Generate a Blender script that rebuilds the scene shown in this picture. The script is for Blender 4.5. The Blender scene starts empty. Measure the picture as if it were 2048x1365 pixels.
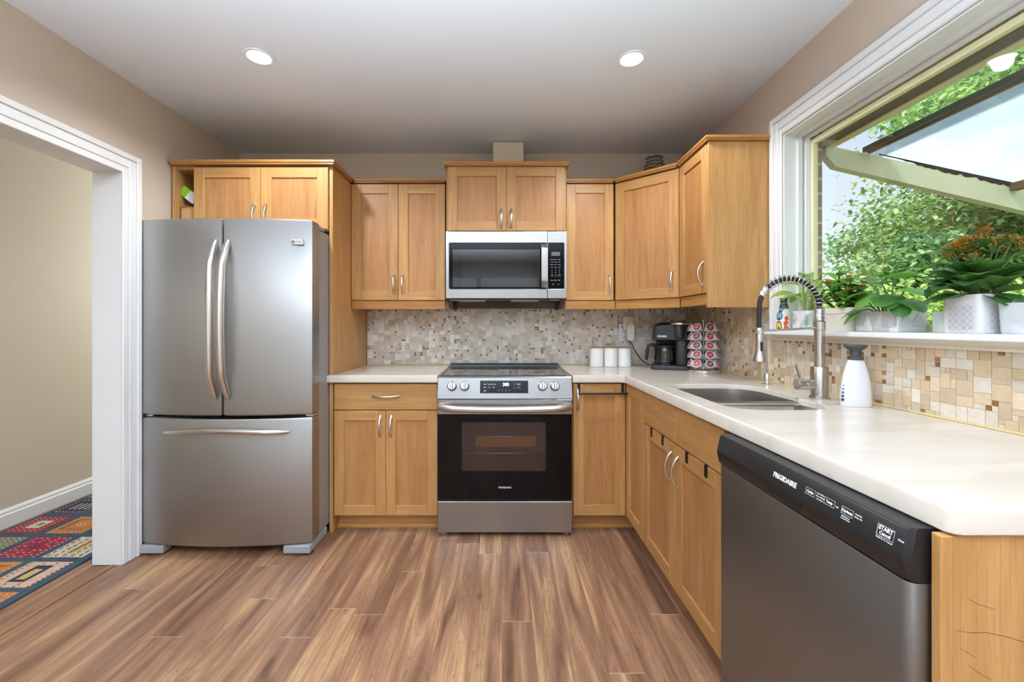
import bpy, bmesh, math, random
from mathutils import Vector, Matrix
from mathutils.geometry import tessellate_polygon
random.seed(7)
R = random.random
U = random.uniform
pi = math.pi
S = bpy.context.scene
COL = S.collection

def lin(r, g, b):
    f = lambda c: (c/255/12.92 if c/255 <= .04045 else ((c/255+.055)/1.055)**2.4)
    return (f(r), f(g), f(b), 1.0)

# ------------------------------------------------------------------ camera, sky, lights, exposure
cam = bpy.data.cameras.new('camera'); camo = bpy.data.objects.new('camera', cam); COL.objects.link(camo)
camo.location = (0, 0, 1.19); camo.rotation_euler = (pi/2, 0, 0)
cam.sensor_width = 36; cam.lens = 853/2048*36
cam.shift_x = 20/2048; cam.shift_y = -30.5/2048
cam.clip_start = .02; cam.clip_end = 200
S.camera = camo

S.view_settings.view_transform = 'Standard'; S.view_settings.look = 'None'
S.view_settings.gamma = 1; S.view_settings.exposure = 0.33
S.view_settings.use_curve_mapping = False

w = bpy.data.worlds.new('sky'); S.world = w; w.use_nodes = True
wn = w.node_tree.nodes; wl = w.node_tree.links; wn.clear()
wo = wn.new('ShaderNodeOutputWorld'); wb = wn.new('ShaderNodeBackground')
tcw = wn.new('ShaderNodeTexCoord'); sepw = wn.new('ShaderNodeSeparateXYZ')
rampw = wn.new('ShaderNodeValToRGB')
wl.new(tcw.outputs['Generated'], sepw.inputs[0]); wl.new(sepw.outputs['Z'], rampw.inputs[0])
rampw.color_ramp.elements[0].position = 0.0; rampw.color_ramp.elements[0].color = lin(236, 240, 232)
rampw.color_ramp.elements[1].position = .6; rampw.color_ramp.elements[1].color = lin(176, 200, 246)
e = rampw.color_ramp.elements.new(.16); e.color = lin(232, 240, 252)
wl.new(rampw.outputs[0], wb.inputs['Color']); wb.inputs['Strength'].default_value = .95
wl.new(wb.outputs[0], wo.inputs[0])

def light(name, kind, loc, power, rot=(0, 0, 0), color=(1, 1, 1), **kw):
    l = bpy.data.lights.new(name, kind); l.energy = power; l.color = color
    for k, v in kw.items(): setattr(l, k, v)
    o = bpy.data.objects.new(name, l); o.location = loc; o.rotation_euler = rot; COL.objects.link(o)
    return o
# sun from over the house, shining outward on the trees
sd = Vector((.55, .42, -.78)).normalized()
light('sun', 'SUN', (0, -4, 8), 7.5, sd.to_track_quat('-Z', 'Y').to_euler(), (1, .96, .88), angle=.02)
# daylight from the big patio window behind the camera
light('patio_daylight', 'AREA', (-.45, -3.06, 1.25), 10, (pi/2, 0, 0), (.72, .87, 1), shape='RECTANGLE', size=2.3, size_y=1.9)
# added fill lamp behind the camera, aimed up to bounce off the ceiling
light('bounce_fill', 'SPOT', (-.25, -.75, .55), 1230, (pi-.07, 0, 0), (.74, .87, 1), spot_size=2.15, spot_blend=1.0, shadow_soft_size=.25)
SPOT_W = (37, 36, 18, 9)
DOWNLIGHTS = [(-1.116, 1.96), (.60, 1.975), (-1.116, -.3), (.60, -.3)]

# ------------------------------------------------------------------ mesh helper
class M:
    def __init__(s):
        s.v = []; s.f = []; s.m = []; s.sm = []; s.T = None; s.col = None
    def add(s, vs, fs, mi=0, smooth=False, T=None):
        n = len(s.v); T = T or s.T
        for p in vs:
            p = Vector(p)
            s.v.append(tuple(T @ p) if T else tuple(p))
        for f in fs:
            s.f.append([i+n for i in f]); s.m.append(mi); s.sm.append(smooth)
        return s
    def box(s, x0, x1, y0, y1, z0, z1, mi=0, bev=0, T=None, seg=1):
        if x1 < x0: x0, x1 = x1, x0
        if y1 < y0: y0, y1 = y1, y0
        if z1 < z0: z0, z1 = z1, z0
        if bev <= 0:
            vs = [(x0,y0,z0),(x1,y0,z0),(x1,y1,z0),(x0,y1,z0),(x0,y0,z1),(x1,y0,z1),(x1,y1,z1),(x0,y1,z1)]
            fs = [(0,3,2,1),(4,5,6,7),(0,1,5,4),(1,2,6,5),(2,3,7,6),(3,0,4,7)]
            return s.add(vs, fs, mi, False, T)
        b = bmesh.new(); bmesh.ops.create_cube(b, size=1)
        for v in b.verts:
            v.co = ((x0+x1)/2+v.co.x*(x1-x0), (y0+y1)/2+v.co.y*(y1-y0), (z0+z1)/2+v.co.z*(z1-z0))
        bev = min(bev, .49*min(x1-x0, y1-y0, z1-z0))
        bmesh.ops.bevel(b, geom=b.edges[:], offset=bev, segments=seg, affect='EDGES', profile=.5)
        b.verts.index_update()
        s.add([v.co[:] for v in b.verts], [[v.index for v in f.verts] for f in b.faces], mi, seg > 1, T)
        b.free(); return s
    def prism(s, pts, axis, a0, a1, mi=0, smooth=False, T=None):
        """extrude 2D polygon along axis: 'x' pts=(y,z); 'y' pts=(x,z); 'z' pts=(x,y)"""
        def mk(p, a): return {'x': (a, p[0], p[1]), 'y': (p[0], a, p[1]), 'z': (p[0], p[1], a)}[axis]
        n = len(pts); vs = [mk(p, a0) for p in pts]+[mk(p, a1) for p in pts]
        s.add(vs, [(i, (i+1) % n, (i+1) % n+n, i+n) for i in range(n)], mi, smooth, T)
        tr = tessellate_polygon([[Vector((p[0], p[1], 0)) for p in pts]])
        s.add(vs, [tuple(t) for t in tr]+[tuple(i+n for i in t) for t in tr], mi, False, T)
        return s
    def tube(s, pts, r, n=10, mi=0, cap=True, T=None, flat=1.0, up=None):
        pts = [Vector(p) for p in pts]; rings = []; prev = None
        k = len(pts)
        rs = r if isinstance(r, (list, tuple)) else [r]*k
        for i, p in enumerate(pts):
            t = (pts[min(i+1, k-1)]-pts[max(i-1, 0)]).normalized()
            if prev is None:
                a = Vector(up) if up else (Vector((0, 0, 1)) if abs(t.z) < .9 else Vector((1, 0, 0)))
            else: a = prev
            u = (a-t*a.dot(t)).normalized(); prev = u; v = t.cross(u)
            rings.append([p+(u*math.cos(2*pi*j/n)*flat+v*math.sin(2*pi*j/n))*rs[i] for j in range(n)])
        vs = [q for ring in rings for q in ring]
        fs = [(i*n+j, i*n+(j+1) % n, (i+1)*n+(j+1) % n, (i+1)*n+j) for i in range(k-1) for j in range(n)]
        s.add(vs, fs, mi, True, T)
        if cap: s.add(vs, [tuple(range(n-1, -1, -1)), tuple((k-1)*n+j for j in range(n))], mi, False, T)
        return s
    def lathe(s, prof, c=(0, 0, 0), n=24, mi=0, T=None, sq=1.0, smooth=True):
        k = len(prof)
        vs = [(c[0]+r*math.cos(2*pi*j/n), c[1]+r*sq*math.sin(2*pi*j/n), c[2]+z) for r, z in prof for j in range(n)]
        fs = [(i*n+j, i*n+(j+1) % n, (i+1)*n+(j+1) % n, (i+1)*n+j) for i in range(k-1) for j in range(n)]
        s.add(vs, fs, mi, smooth, T)
        s.add(vs, [tuple(range(n-1, -1, -1)), tuple((k-1)*n+j for j in range(n))], mi, False, T)
        return s
    def loft(s, loops, mi=0, smooth=True, cap=(True, True), T=None):
        n = len(loops[0]); vs = [p for l in loops for p in l]; k = len(loops)
        s.add(vs, [(i*n+j, i*n+(j+1) % n, (i+1)*n+(j+1) % n, (i+1)*n+j) for i in range(k-1) for j in range(n)], mi, smooth, T)
        for on, off, rev in ((cap[0], 0, True), (cap[1], (k-1)*n, False)):
            if on:
                tr = tessellate_polygon([[Vector(p) for p in (loops[0] if rev else loops[-1])]])
                s.add(vs, [tuple(i+off for i in t) for t in tr], mi, False, T)
        return s
    def ball(s, c, r, mi=0, n=10, m=7, T=None):
        rx, ry, rz = r if isinstance(r, (tuple, list)) else (r, r, r)
        loops = []
        for i in range(m+1):
            a = -pi/2+pi*i/m; rr = max(math.cos(a), .02)
            loops.append([(c[0]+rx*rr*math.cos(2*pi*j/n), c[1]+ry*rr*math.sin(2*pi*j/n), c[2]+rz*math.sin(a)) for j in range(n)])
        return s.loft(loops, mi, True, (True, True), T)
    def slab(s, poly, holes, z0, z1, r=.006, mi=0, rb=.003):
        """plate with rounded top edge; poly CCW, holes any winding (made CW)"""
        def area(p): return sum(p[i][0]*p[(i+1) % len(p)][1]-p[(i+1) % len(p)][0]*p[i][1] for i in range(len(p)))
        poly = poly if area(poly) > 0 else poly[::-1]
        holes = [h if area(h) < 0 else h[::-1] for h in holes]
        lv = [(r, z1), (r*.3, z1-r*.3), (0, z1-r), (0, z0+rb), (rb, z0)]
        tops = []; bots = []
        for L in [poly]+holes:
            rings = [[(x, y, z) for x, y in offset(L, o)] for o, z in lv]
            s.loft(rings[::-1], mi, True, (False, False)); tops.append(rings[0]); bots.append(rings[-1])
        for rings in (tops, bots):
            flat = [p for l in rings for p in l]
            tr = tessellate_polygon([[Vector(p) for p in l] for l in rings])
            s.add(flat, [tuple(t) for t in tr], mi)
        return s
    def build(s, name, mats, parent=None, fix=True):
        me = bpy.data.meshes.new(name)
        off = Vector((0, 0, 0))
        if parent:
            q = parent
            while q: off += Vector(q.location); q = q.parent
        me.from_pydata([(a-off.x, b-off.y, c-off.z) for a, b, c in s.v], [], s.f)
        for m in (mats if isinstance(mats, (list, tuple)) else [mats]): me.materials.append(m)
        me.polygons.foreach_set('material_index', s.m)
        me.polygons.foreach_set('use_smooth', s.sm)
        if s.col:
            at = me.color_attributes.new('tint', 'FLOAT_COLOR', 'CORNER')
            buf = []
            for f, c in zip(s.f, s.col): buf += list(c)*len(f)
            at.data.foreach_set('color', buf)
        me.update()
        if fix:
            b = bmesh.new(); b.from_mesh(me); bmesh.ops.remove_doubles(b, verts=b.verts, dist=1e-6)
            bmesh.ops.recalc_face_normals(b, faces=b.faces)
            for ed in b.edges:
                if len(ed.link_faces) == 2 and ed.link_faces[0].normal.length and ed.link_faces[1].normal.length and ed.calc_face_angle(0) > .65: ed.smooth = False
            b.to_mesh(me); b.free()
        o = bpy.data.objects.new(name, me); COL.objects.link(o)
        if parent: o.parent = parent
        return o

def offset(L, d):
    n = len(L); out = []
    if d == 0: return list(L)
    for i in range(n):
        p0 = Vector(L[i-1]); p = Vector(L[i]); p1 = Vector(L[(i+1) % n])
        a = (p-p0).normalized(); b = (p1-p).normalized()
        na = Vector((-a.y, a.x)); nb = Vector((-b.y, b.x)); m = na+nb
        k = d/max(.3, (1+na.dot(nb)))
        out.append((p.x+m.x*k, p.y+m.y*k))
    return out

def rounded(pts, radii, seg=6):
    n = len(pts); out = []
    for i in range(n):
        p = Vector(pts[i]); a = (Vector(pts[i-1])-p); b = (Vector(pts[(i+1) % n])-p); r = radii[i] if isinstance(radii, (list, tuple)) else radii
        if r <= 0: out.append(tuple(p)); continue
        ua, ub = a.normalized(), b.normalized()
        for k in range(seg+1):
            t = k/seg
            p1 = p+ua*r*(1-t); p2 = p+ub*r*t
            out.append(tuple(p1.lerp(p2, t)))
    return out

def prop(o, label=None, cat=None, group=None, kind=None):
    if label: o['label'] = label
    if cat: o['category'] = cat
    if group: o['group'] = group
    if kind: o['kind'] = kind
    return o
def thing(name, label, cat, loc=(0, 0, 0), group=None):
    o = bpy.data.objects.new(name, None); o.empty_display_size = .05; o.location = loc; COL.objects.link(o)
    return prop(o, label, cat, group)
def struct(o, label, cat='room'):
    return prop(o, label, cat, kind='structure')

# ------------------------------------------------------------------ materials
class NT:
    def __init__(s, name):
        s.mat = bpy.data.materials.new(name); s.mat.use_nodes = True; s.t = s.mat.node_tree; s.t.nodes.clear()
        s.out = s.t.nodes.new('ShaderNodeOutputMaterial')
    def n(s, typ, ins=None, **kw):
        nd = s.t.nodes.new('ShaderNode'+typ)
        for k, v in kw.items(): setattr(nd, k, v)
        for k, v in (ins or {}).items():
            sock = nd.inputs[k]
            if isinstance(v, tuple) and len(v) == 2 and hasattr(v[0], 'outputs'): s.t.links.new(v[0].outputs[v[1]], sock)
            elif hasattr(v, 'outputs'): s.t.links.new(v.outputs[0], sock)
            else: sock.default_value = v
        return nd
    def math(s, op, a, b=0.0, c=None):
        d = {0: a, 1: b}
        if c is not None: d[2] = c
        return s.n('Math', d, operation=op)
    def mix(s, f, a, b, typ='MIX'):
        nd = s.t.nodes.new('ShaderNodeMix'); nd.data_type = 'RGBA'; nd.blend_type = typ
        for i, v in ((0, f), (6, a), (7, b)):
            if isinstance(v, tuple) and len(v) == 2: s.t.links.new(v[0].outputs[v[1]], nd.inputs[i])
            elif hasattr(v, 'outputs'):
                s.t.links.new(v.outputs[2] if v.bl_idname == 'ShaderNodeMix' else v.outputs[0], nd.inputs[i])
            else: nd.inputs[i].default_value = v
        return nd
    def ramp(s, fac, stops):
        nd = s.n('ValToRGB', {'Fac': fac}); cr = nd.color_ramp
        cr.elements[0].position, cr.elements[0].color = stops[0]
        cr.elements[1].position, cr.elements[1].color = stops[-1]
        for p, c in stops[1:-1]: cr.elements.new(p).color = c
        return nd
    def bsdf(s, color, rough=.5, metal=0, bump=None, bstr=.1, bdist=.01, **ex):
        nd = s.n('BsdfPrincipled')
        def put(k, v):
            if hasattr(v, 'outputs'): s.t.links.new(v.outputs[2] if v.bl_idname == 'ShaderNodeMix' else v.outputs[0], nd.inputs[k])
            else: nd.inputs[k].default_value = v
        put('Base Color', color); put('Roughness', rough); put('Metallic', metal)
        for k, v in ex.items(): put(k.replace('_', ' '), v)
        if bump is not None:
            bp = s.n('Bump', {'Height': bump, 'Strength': bstr, 'Distance': bdist}); s.t.links.new(bp.outputs[0], nd.inputs['Normal'])
        s.t.links.new(nd.outputs[0], s.out.inputs[0]); return s.mat
    def obj(s, scale=(1, 1, 1), loc=(0, 0, 0)):
        tc = s.n('TexCoord'); return s.n('Mapping', {'Vector': (tc, 'Object'), 'Scale': scale, 'Location': loc})

def plain(name, c, rough=.5, metal=0, noise=0, nscale=30, **ex):
    t = NT(name)
    if noise:
        nz = t.n('TexNoise', {'Vector': t.obj(), 'Scale': nscale, 'Detail': 3})
        c2 = tuple(min(1, x*(1-noise)) for x in c[:3])+(1,)
        c = t.mix(nz, c, c2)
        return t.bsdf(c, rough, metal, bump=nz, bstr=.08, bdist=.004, **ex)
    return t.bsdf(c, rough, metal, **ex)

def emis(name, c, st):
    t = NT(name); nd = t.n('Emission', {'Color': c, 'Strength': st}); t.t.links.new(nd.outputs[0], t.out.inputs[0]); return t.mat

def oak(name, base, dark, horiz=False, rough=.38):
    t = NT(name)
    oi = t.n('ObjectInfo')
    tc = t.n('TexCoord')
    sh = t.n('VectorMath', {0: (tc, 'Object'), 1: t.n('VectorMath', {0: (oi, 'Random'), 1: (7., 3., 5.)}, operation='MULTIPLY')}, operation='ADD')
    sc = (1.2, 1.2, 16) if horiz else (16, 16, 1.2)
    mp = t.n('Mapping', {'Vector': sh, 'Scale': sc})
    n1 = t.n('TexNoise', {'Vector': mp, 'Scale': 1.6, 'Detail': 4, 'Roughness': .55, 'Distortion': .9})
    sc2 = (6, 6, 210) if horiz else (210, 210, 6)
    mp2 = t.n('Mapping', {'Vector': sh, 'Scale': sc2})
    n2 = t.n('TexNoise', {'Vector': mp2, 'Scale': 1.0, 'Detail': 2})
    # flowing figure lines
    wv = t.math('FRACT', t.math('MULTIPLY', n1, 9.0))
    ln = t.ramp(wv, [(0, (0, 0, 0, 1)), (.12, (1, 1, 1, 1)), (.8, (1, 1, 1, 1)), (1, (0, 0, 0, 1))])
    c = t.mix(t.ramp(n1, [(.3, (0, 0, 0, 1)), (.7, (1, 1, 1, 1))]), base, dark)
    pore = tuple(x*.62 for x in dark[:3])+(1,)
    c = t.mix(t.math('MULTIPLY', t.ramp(n2, [(.52, (0, 0, 0, 1)), (.75, (1, 1, 1, 1))]), .45), c, pore)
    c = t.mix(t.math('MULTIPLY', t.math('SUBTRACT', 1.0, ln), .2), c, pore)
    v = t.math('MULTIPLY_ADD', (oi, 'Random'), .14, .93)
    c = t.n('HueSaturation', {'Color': (c, 2), 'Value': v})
    return t.bsdf(c, rough, bump=n2, bstr=.06, bdist=.002, Specular_IOR_Level=.4)

OAKB, OAKD = lin(199, 152, 96), lin(178, 129, 74)
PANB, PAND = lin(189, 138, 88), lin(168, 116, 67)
oakv = oak('oak_vertical_grain', OAKB, OAKD); oakh = oak('oak_horizontal_grain', OAKB, OAKD, True)
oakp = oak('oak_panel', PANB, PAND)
crownm = oak('oak_moulding', lin(190, 138, 80), lin(164, 112, 58), True, .3)
oakdark = oak('oak_interior', lin(190, 145, 90), lin(165, 118, 70))

def paint(name, c, bump=.12, rough=.6):
    t = NT(name); nz = t.n('TexNoise', {'Vector': t.obj(), 'Scale': 45, 'Detail': 3})
    n2 = t.n('TexNoise', {'Vector': t.obj(), 'Scale': 1.3, 'Detail': 2})
    c2 = tuple(x*.94 for x in c[:3])+(1,)
    return t.bsdf(t.mix(n2, c, c2), rough, bump=nz, bstr=bump, bdist=.003)
wallm = paint('taupe_wall_paint', lin(203, 186, 169))
hallm = paint('beige_hall_paint', lin(206, 195, 174))
ceilm = paint('white_ceiling_paint', lin(222, 226, 231), .1, .8)
whitem = paint('white_trim_paint', lin(230, 230, 229), .05, .35)
creamm = plain('cream_sash_paint', lin(232, 226, 186), .5)
sillm = plain('off_white_sill_underside', lin(226, 214, 196), .5)

def floor_mat():
    t = NT('walnut_laminate_planks')
    tc = t.n('TexCoord'); sp = t.n('SeparateXYZ', {0: (tc, 'Object')})
    W, L = .122, 1.21
    xs = t.math('DIVIDE', (sp, 0), W); row = t.math('FLOOR', xs)
    ro = t.n('TexWhiteNoise', {'W': row}, noise_dimensions='1D')
    ys = t.math('DIVIDE', t.math('ADD', (sp, 1), t.math('MULTIPLY', (ro, 0), L)), L); idx = t.math('FLOOR', ys)
    bid = t.n('CombineXYZ', {0: row, 1: idx}); wn_ = t.n('TexWhiteNoise', {'Vector': bid}, noise_dimensions='3D')
    offv = t.n('VectorMath', {0: (wn_, 1), 1: (9., 31., 17.)}, operation='MULTIPLY')
    p = t.n('VectorMath', {0: (tc, 'Object'), 1: offv}, operation='ADD')
    m1 = t.n('Mapping', {'Vector': p, 'Scale': (9, .75, 1)})
    big = t.n('TexNoise', {'Vector': m1, 'Scale': 1.5, 'Detail': 3, 'Distortion': 1.2, 'Roughness': .5})
    m2 = t.n('Mapping', {'Vector': p, 'Scale': (130, 4, 1)})
    fine = t.n('TexNoise', {'Vector': m2, 'Scale': 1.0, 'Detail': 3})
    tone = t.math('ADD', t.math('MULTIPLY_ADD', t.math('SUBTRACT', big, .5), 1.35, .5), t.math('MULTIPLY', t.math('SUBTRACT', (wn_, 0), .5), .22))
    c = t.ramp(tone, [(.14, lin(104, 72, 54)), (.36, lin(141, 103, 79)), (.54, lin(163, 123, 94)), (.74, lin(195, 154, 113)), (.93, lin(215, 177, 131))])
    ring = t.math('FRACT', t.math('MULTIPLY', big, 19.0))
    lines = t.ramp(ring, [(0, (1, 1, 1, 1)), (.16, (0, 0, 0, 1)), (.9, (0, 0, 0, 1)), (1, (1, 1, 1, 1))])
    c = t.mix(t.math('MULTIPLY', lines, .42), c, lin(104, 72, 56))
    c = t.mix(t.math('MULTIPLY', t.ramp(fine, [(.46, (0, 0, 0, 1)), (.74, (1, 1, 1, 1))]), .46), c, lin(112, 78, 60))
    kn = t.n('TexNoise', {'Vector': t.n('Mapping', {'Vector': p, 'Scale': (10, 3.2, 1)}), 'Scale': 1.0, 'Detail': 2})
    c = t.mix(t.math('MULTIPLY', t.ramp(kn, [(.68, (0, 0, 0, 1)), (.76, (1, 1, 1, 1))]), .6), c, lin(84, 58, 46))
    fx = t.math('FRACT', xs); fy = t.math('FRACT', ys)
    ex = t.math('MINIMUM', fx, t.math('SUBTRACT', 1.0, fx)); ey = t.math('MINIMUM', fy, t.math('SUBTRACT', 1.0, fy))
    gx = t.math('LESS_THAN', ex, .007); gy = t.math('LESS_THAN', ey, .0009)
    c = t.mix(t.math('MULTIPLY', gx, .4), c, lin(96, 70, 56))
    c = t.mix(t.math('MULTIPLY', gy, .7), c, lin(214, 190, 165))
    return t.bsdf(c, t.math('MULTIPLY_ADD', fine, .12, .3), bump=fine, bstr=.05, bdist=.002, Specular_IOR_Level=.45)
floorm = floor_mat()

def steel(name, c=(.56, .56, .57, 1), rough=.3, axis='h', aniso=.75):
    t = NT(name)
    sc = (3, 3, 500) if axis == 'h' else (500, 500, 3)
    nz = t.n('TexNoise', {'Vector': t.obj(sc), 'Scale': 1.0, 'Detail': 2})
    tg = t.n('Tangent', direction_type='RADIAL', axis='Z')
    r = t.math('MULTIPLY_ADD', nz, .05, rough-.02)
    m = t.bsdf(c, r, 1.0, bump=nz, bstr=.006, bdist=.001, Anisotropic=aniso, Anisotropic_Rotation=0.0 if axis == 'h' else .25)
    pb = [n for n in t.t.nodes if n.bl_idname == 'ShaderNodeBsdfPrincipled'][0]
    t.t.links.new(tg.outputs[0], pb.inputs['Tangent'])
    return m
steelm = steel('brushed_stainless_steel', (.405, .40, .392, 1), .38, aniso=.6); steelp = steel('control_panel_steel', (.26, .255, .25, 1), .36, aniso=.4); steeldw = steel('dark_stainless_steel', (.30, .325, .35, 1), .36)
steelr = steel('range_stainless_steel', (.38, .372, .362, 1), .32, aniso=.5)
nickel = plain('satin_nickel', (.66, .63, .60, 1), .28, 1.0)
faucetm = plain('brushed_nickel', (.60, .57, .54, 1), .26, 1.0)
chrome = plain('polished_chrome', (.8, .8, .8, 1), .1, 1.0)
sinkm = steel('sink_steel', (.50, .48, .46, 1), .3, aniso=.3)
fcase = plain('grey_painted_metal', lin(160, 162, 165), .4, .3)
lgrey = plain('light_grey_plastic', lin(160, 161, 162), .5)
blackm = plain('black_plastic', lin(30, 30, 31), .38)
blacks = plain('black_satin_metal', lin(26, 26, 28), .35)
blackg = plain('black_gloss_glass', lin(10, 10, 12), .08, Specular_IOR_Level=.16)
rubber = plain('black_rubber', lin(34, 34, 36), .6)
darkm = plain('dark_recess', lin(24, 22, 20), .8)
wprint = plain('white_print', lin(235, 235, 235), .5)
gprint = plain('grey_print', lin(150, 150, 150), .5)
whitepl = plain('white_plastic', lin(224, 224, 228), .3)
creampl = plain('cream_plastic', lin(222, 214, 202), .45)
ceramic = plain('white_ceramic', lin(232, 230, 226), .35, noise=.05, nscale=60)

def glass(name, tint=(1, 1, 1, 1), rough=.0, spec=1.0, f0=1.5):
    t = NT(name); tr = t.n('BsdfTransparent', {'Color': tint}); gl = t.n('BsdfGlossy', {'Roughness': rough})
    fr = t.n('Fresnel', {'IOR': f0}); f = t.math('MULTIPLY', fr, spec)
    mx = t.n('MixShader', {0: f, 1: tr, 2: gl}); t.t.links.new(mx.outputs[0], t.out.inputs[0]); return t.mat
windowglass = glass('window_glass', (.97, .99, .98, 1), 0, .14)
ovenglass = glass('tinted_oven_glass', (.88, .82, .80, 1), .03, .4, 1.5)
mwglass = glass('tinted_microwave_glass', (.58, .59, .59, 1), .02, .8, 1.6)
carafeglass = glass('carafe_glass', (.72, .73, .74, 1), .02, 1.6)

def vcol(name, rough=.6, bump=None, nscale=80, bstr=.2, var=.0):
    t = NT(name); a = t.n('VertexColor', layer_name='tint')
    nz = t.n('TexNoise', {'Vector': t.obj(), 'Scale': nscale, 'Detail': 4})
    c = t.mix(t.math('MULTIPLY', nz, var), (a, 0), lin(120, 92, 60), 'MULTIPLY')
    return t.bsdf(c, rough, bump=nz, bstr=bstr, bdist=.003)
tilem = vcol('tumbled_travertine', .5, nscale=70, bstr=.25, var=.35)
rugm = vcol('woven_wool', .95, nscale=260, bstr=.5, var=.25)
groutm = plain('beige_grout', lin(212, 200, 182), .8)
caulkm = plain('yellowed_caulk', lin(206, 184, 128), .6)

def counter_mat():
    t = NT('cream_solid_surface')
    m = t.obj((1.2, 4, 3)); nz = t.n('TexNoise', {'Vector': m, 'Scale': 2.5, 'Detail': 5, 'Distortion': .6, 'Roughness': .6})
    c = t.ramp(nz, [(.3, lin(202, 191, 176)), (.5, lin(209, 199, 186)), (.72, lin(214, 205, 193))])
    return t.bsdf(c, .22, Specular_IOR_Level=.5)
counterm = counter_mat()

def leafm(name, c1, c2, trans=.35, rough=.4, spec=.5):
    t = NT(name); g = t.n('NewGeometry'); c = t.ramp((g, 'Random Per Island'), [(0, c1), (1, c2)])
    p = t.n('BsdfPrincipled', {'Base Color': c, 'Roughness': rough, 'Specular IOR Level': spec})
    tc = t.n('HueSaturation', {'Color': c, 'Saturation': 1.15, 'Value': 1.5})
    tl = t.n('BsdfTranslucent', {'Color': tc})
    mx = t.n('MixShader', {0: trans, 1: p, 2: tl}); t.t.links.new(mx.outputs[0], t.out.inputs[0]); return t.mat

def text(s, size, origin, u, v, mat, parent, name='lettering', align='CENTER', bold=0, ext=.0003, sx=1.0, space=1.0):
    c = bpy.data.curves.new('t', 'FONT'); c.body = s; c.size = size; c.align_x = align; c.align_y = 'CENTER'
    c.extrude = ext; c.offset = bold; c.space_character = space; c.resolution_u = 2
    o = bpy.data.objects.new('t', c); COL.objects.link(o)
    dg = bpy.context.evaluated_depsgraph_get(); me = bpy.data.meshes.new_from_object(o.evaluated_get(dg))
    bpy.data.objects.remove(o); bpy.data.curves.remove(c)
    u = Vector(u).normalized(); v = Vector(v).normalized(); n = u.cross(v); og = Vector(origin)
    off = Vector((0, 0, 0)); q = parent
    while q: off += Vector(q.location); q = q.parent
    for vt in me.vertices:
        vt.co = og-off+u*vt.co.x*sx+v*vt.co.y+n*(vt.co.z+ext)
    me.materials.clear(); me.materials.append(mat); me.name = name
    ob = bpy.data.objects.new(name, me); COL.objects.link(ob); ob.parent = parent
    return ob
# ------------------------------------------------------------------ room shell
XL, XR, YB, ZC = -1.893, 1.34, 3.07, 2.43
HX = -2.93                                   # far wall of the hallway
struct(M().box(XL-.02, 1.46, -3.05, 3.25, -.05, 0).build('floor', floorm), 'walnut plank kitchen floor', 'floor')
hallfloor = M().box(HX-.1, XL-.022, -3.05, 5.2, -.05, -.002).build('floor_hallway', floorm)
struct(hallfloor, 'walnut plank floor of the hallway', 'floor')
struct(M().box(XL-.15, 1.46, -3.05, 3.25, ZC, ZC+.06).build('ceiling', ceilm), 'white kitchen ceiling with recessed lights', 'ceiling')
struct(M().box(HX-.1, XL-.152, -3.05, 5.2, ZC, ZC+.06).build('ceiling_hallway', ceilm), 'white hallway ceiling', 'ceiling')
struct(M().box(XL-.14, XR+.1, YB, YB+.12, 0, ZC).build('wall_back', wallm), 'taupe wall behind the range and cabinets', 'wall')
DY0, DY1, DZ = .75, 2.13, 1.965              # doorway in the left wall
wlm = M(); wlm.box(XL-.14, XL, DY1, YB-.001, 0, ZC); wlm.box(XL-.14, XL, -3.0, DY0, 0, ZC); wlm.box(XL-.14, XL, DY0, DY1, DZ, ZC)
struct(wlm.build('wall_left', wallm), 'taupe wall with the doorway to the hall', 'wall')
WY0, WY1, WZ0, WZ1 = .28, 2.03, 1.145, 2.10  # window opening in the right wall
wr = M(); wr.box(XR, XR+.1, -3.0, WY0, 0, ZC); wr.box(XR, XR+.1, WY1, YB-.001, 0, ZC)
wr.box(XR, XR+.1, WY0, WY1, 0, WZ0); wr.box(XR, XR+.1, WY0, WY1, WZ1, ZC)
struct(wr.build('wall_right', wallm), 'taupe wall with the big kitchen window', 'wall')
def brick_mat():
    t = NT('exterior_brick'); m = t.n('Mapping', {'Vector': (t.n('TexCoord'), 'Object'), 'Rotation': (pi/2, 0, 0)})
    b = t.n('TexBrick', {'Vector': m, 'Scale': 1.0, 'Color1': lin(176, 140, 104), 'Color2': lin(140, 104, 76), 'Mortar': lin(196, 184, 164), 'Brick Width': .2, 'Row Height': .07, 'Mortar Size': .006})
    return t.bsdf(b, .85)
bk = M(); bk.box(1.445, 1.525, 2.032, 3.2, -.3, 2.6); bk.box(1.445, 1.498, -3, .25, -.3, 2.6); bk.box(1.445, 1.498, .25, 2.032, -.3, 1.12); bk.box(1.445, 1.498, .25, 2.032, 2.12, 2.6)
struct(bk.build('wall_exterior', brick_mat()), 'tan brick outside face of the house beside the window', 'wall')
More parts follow.
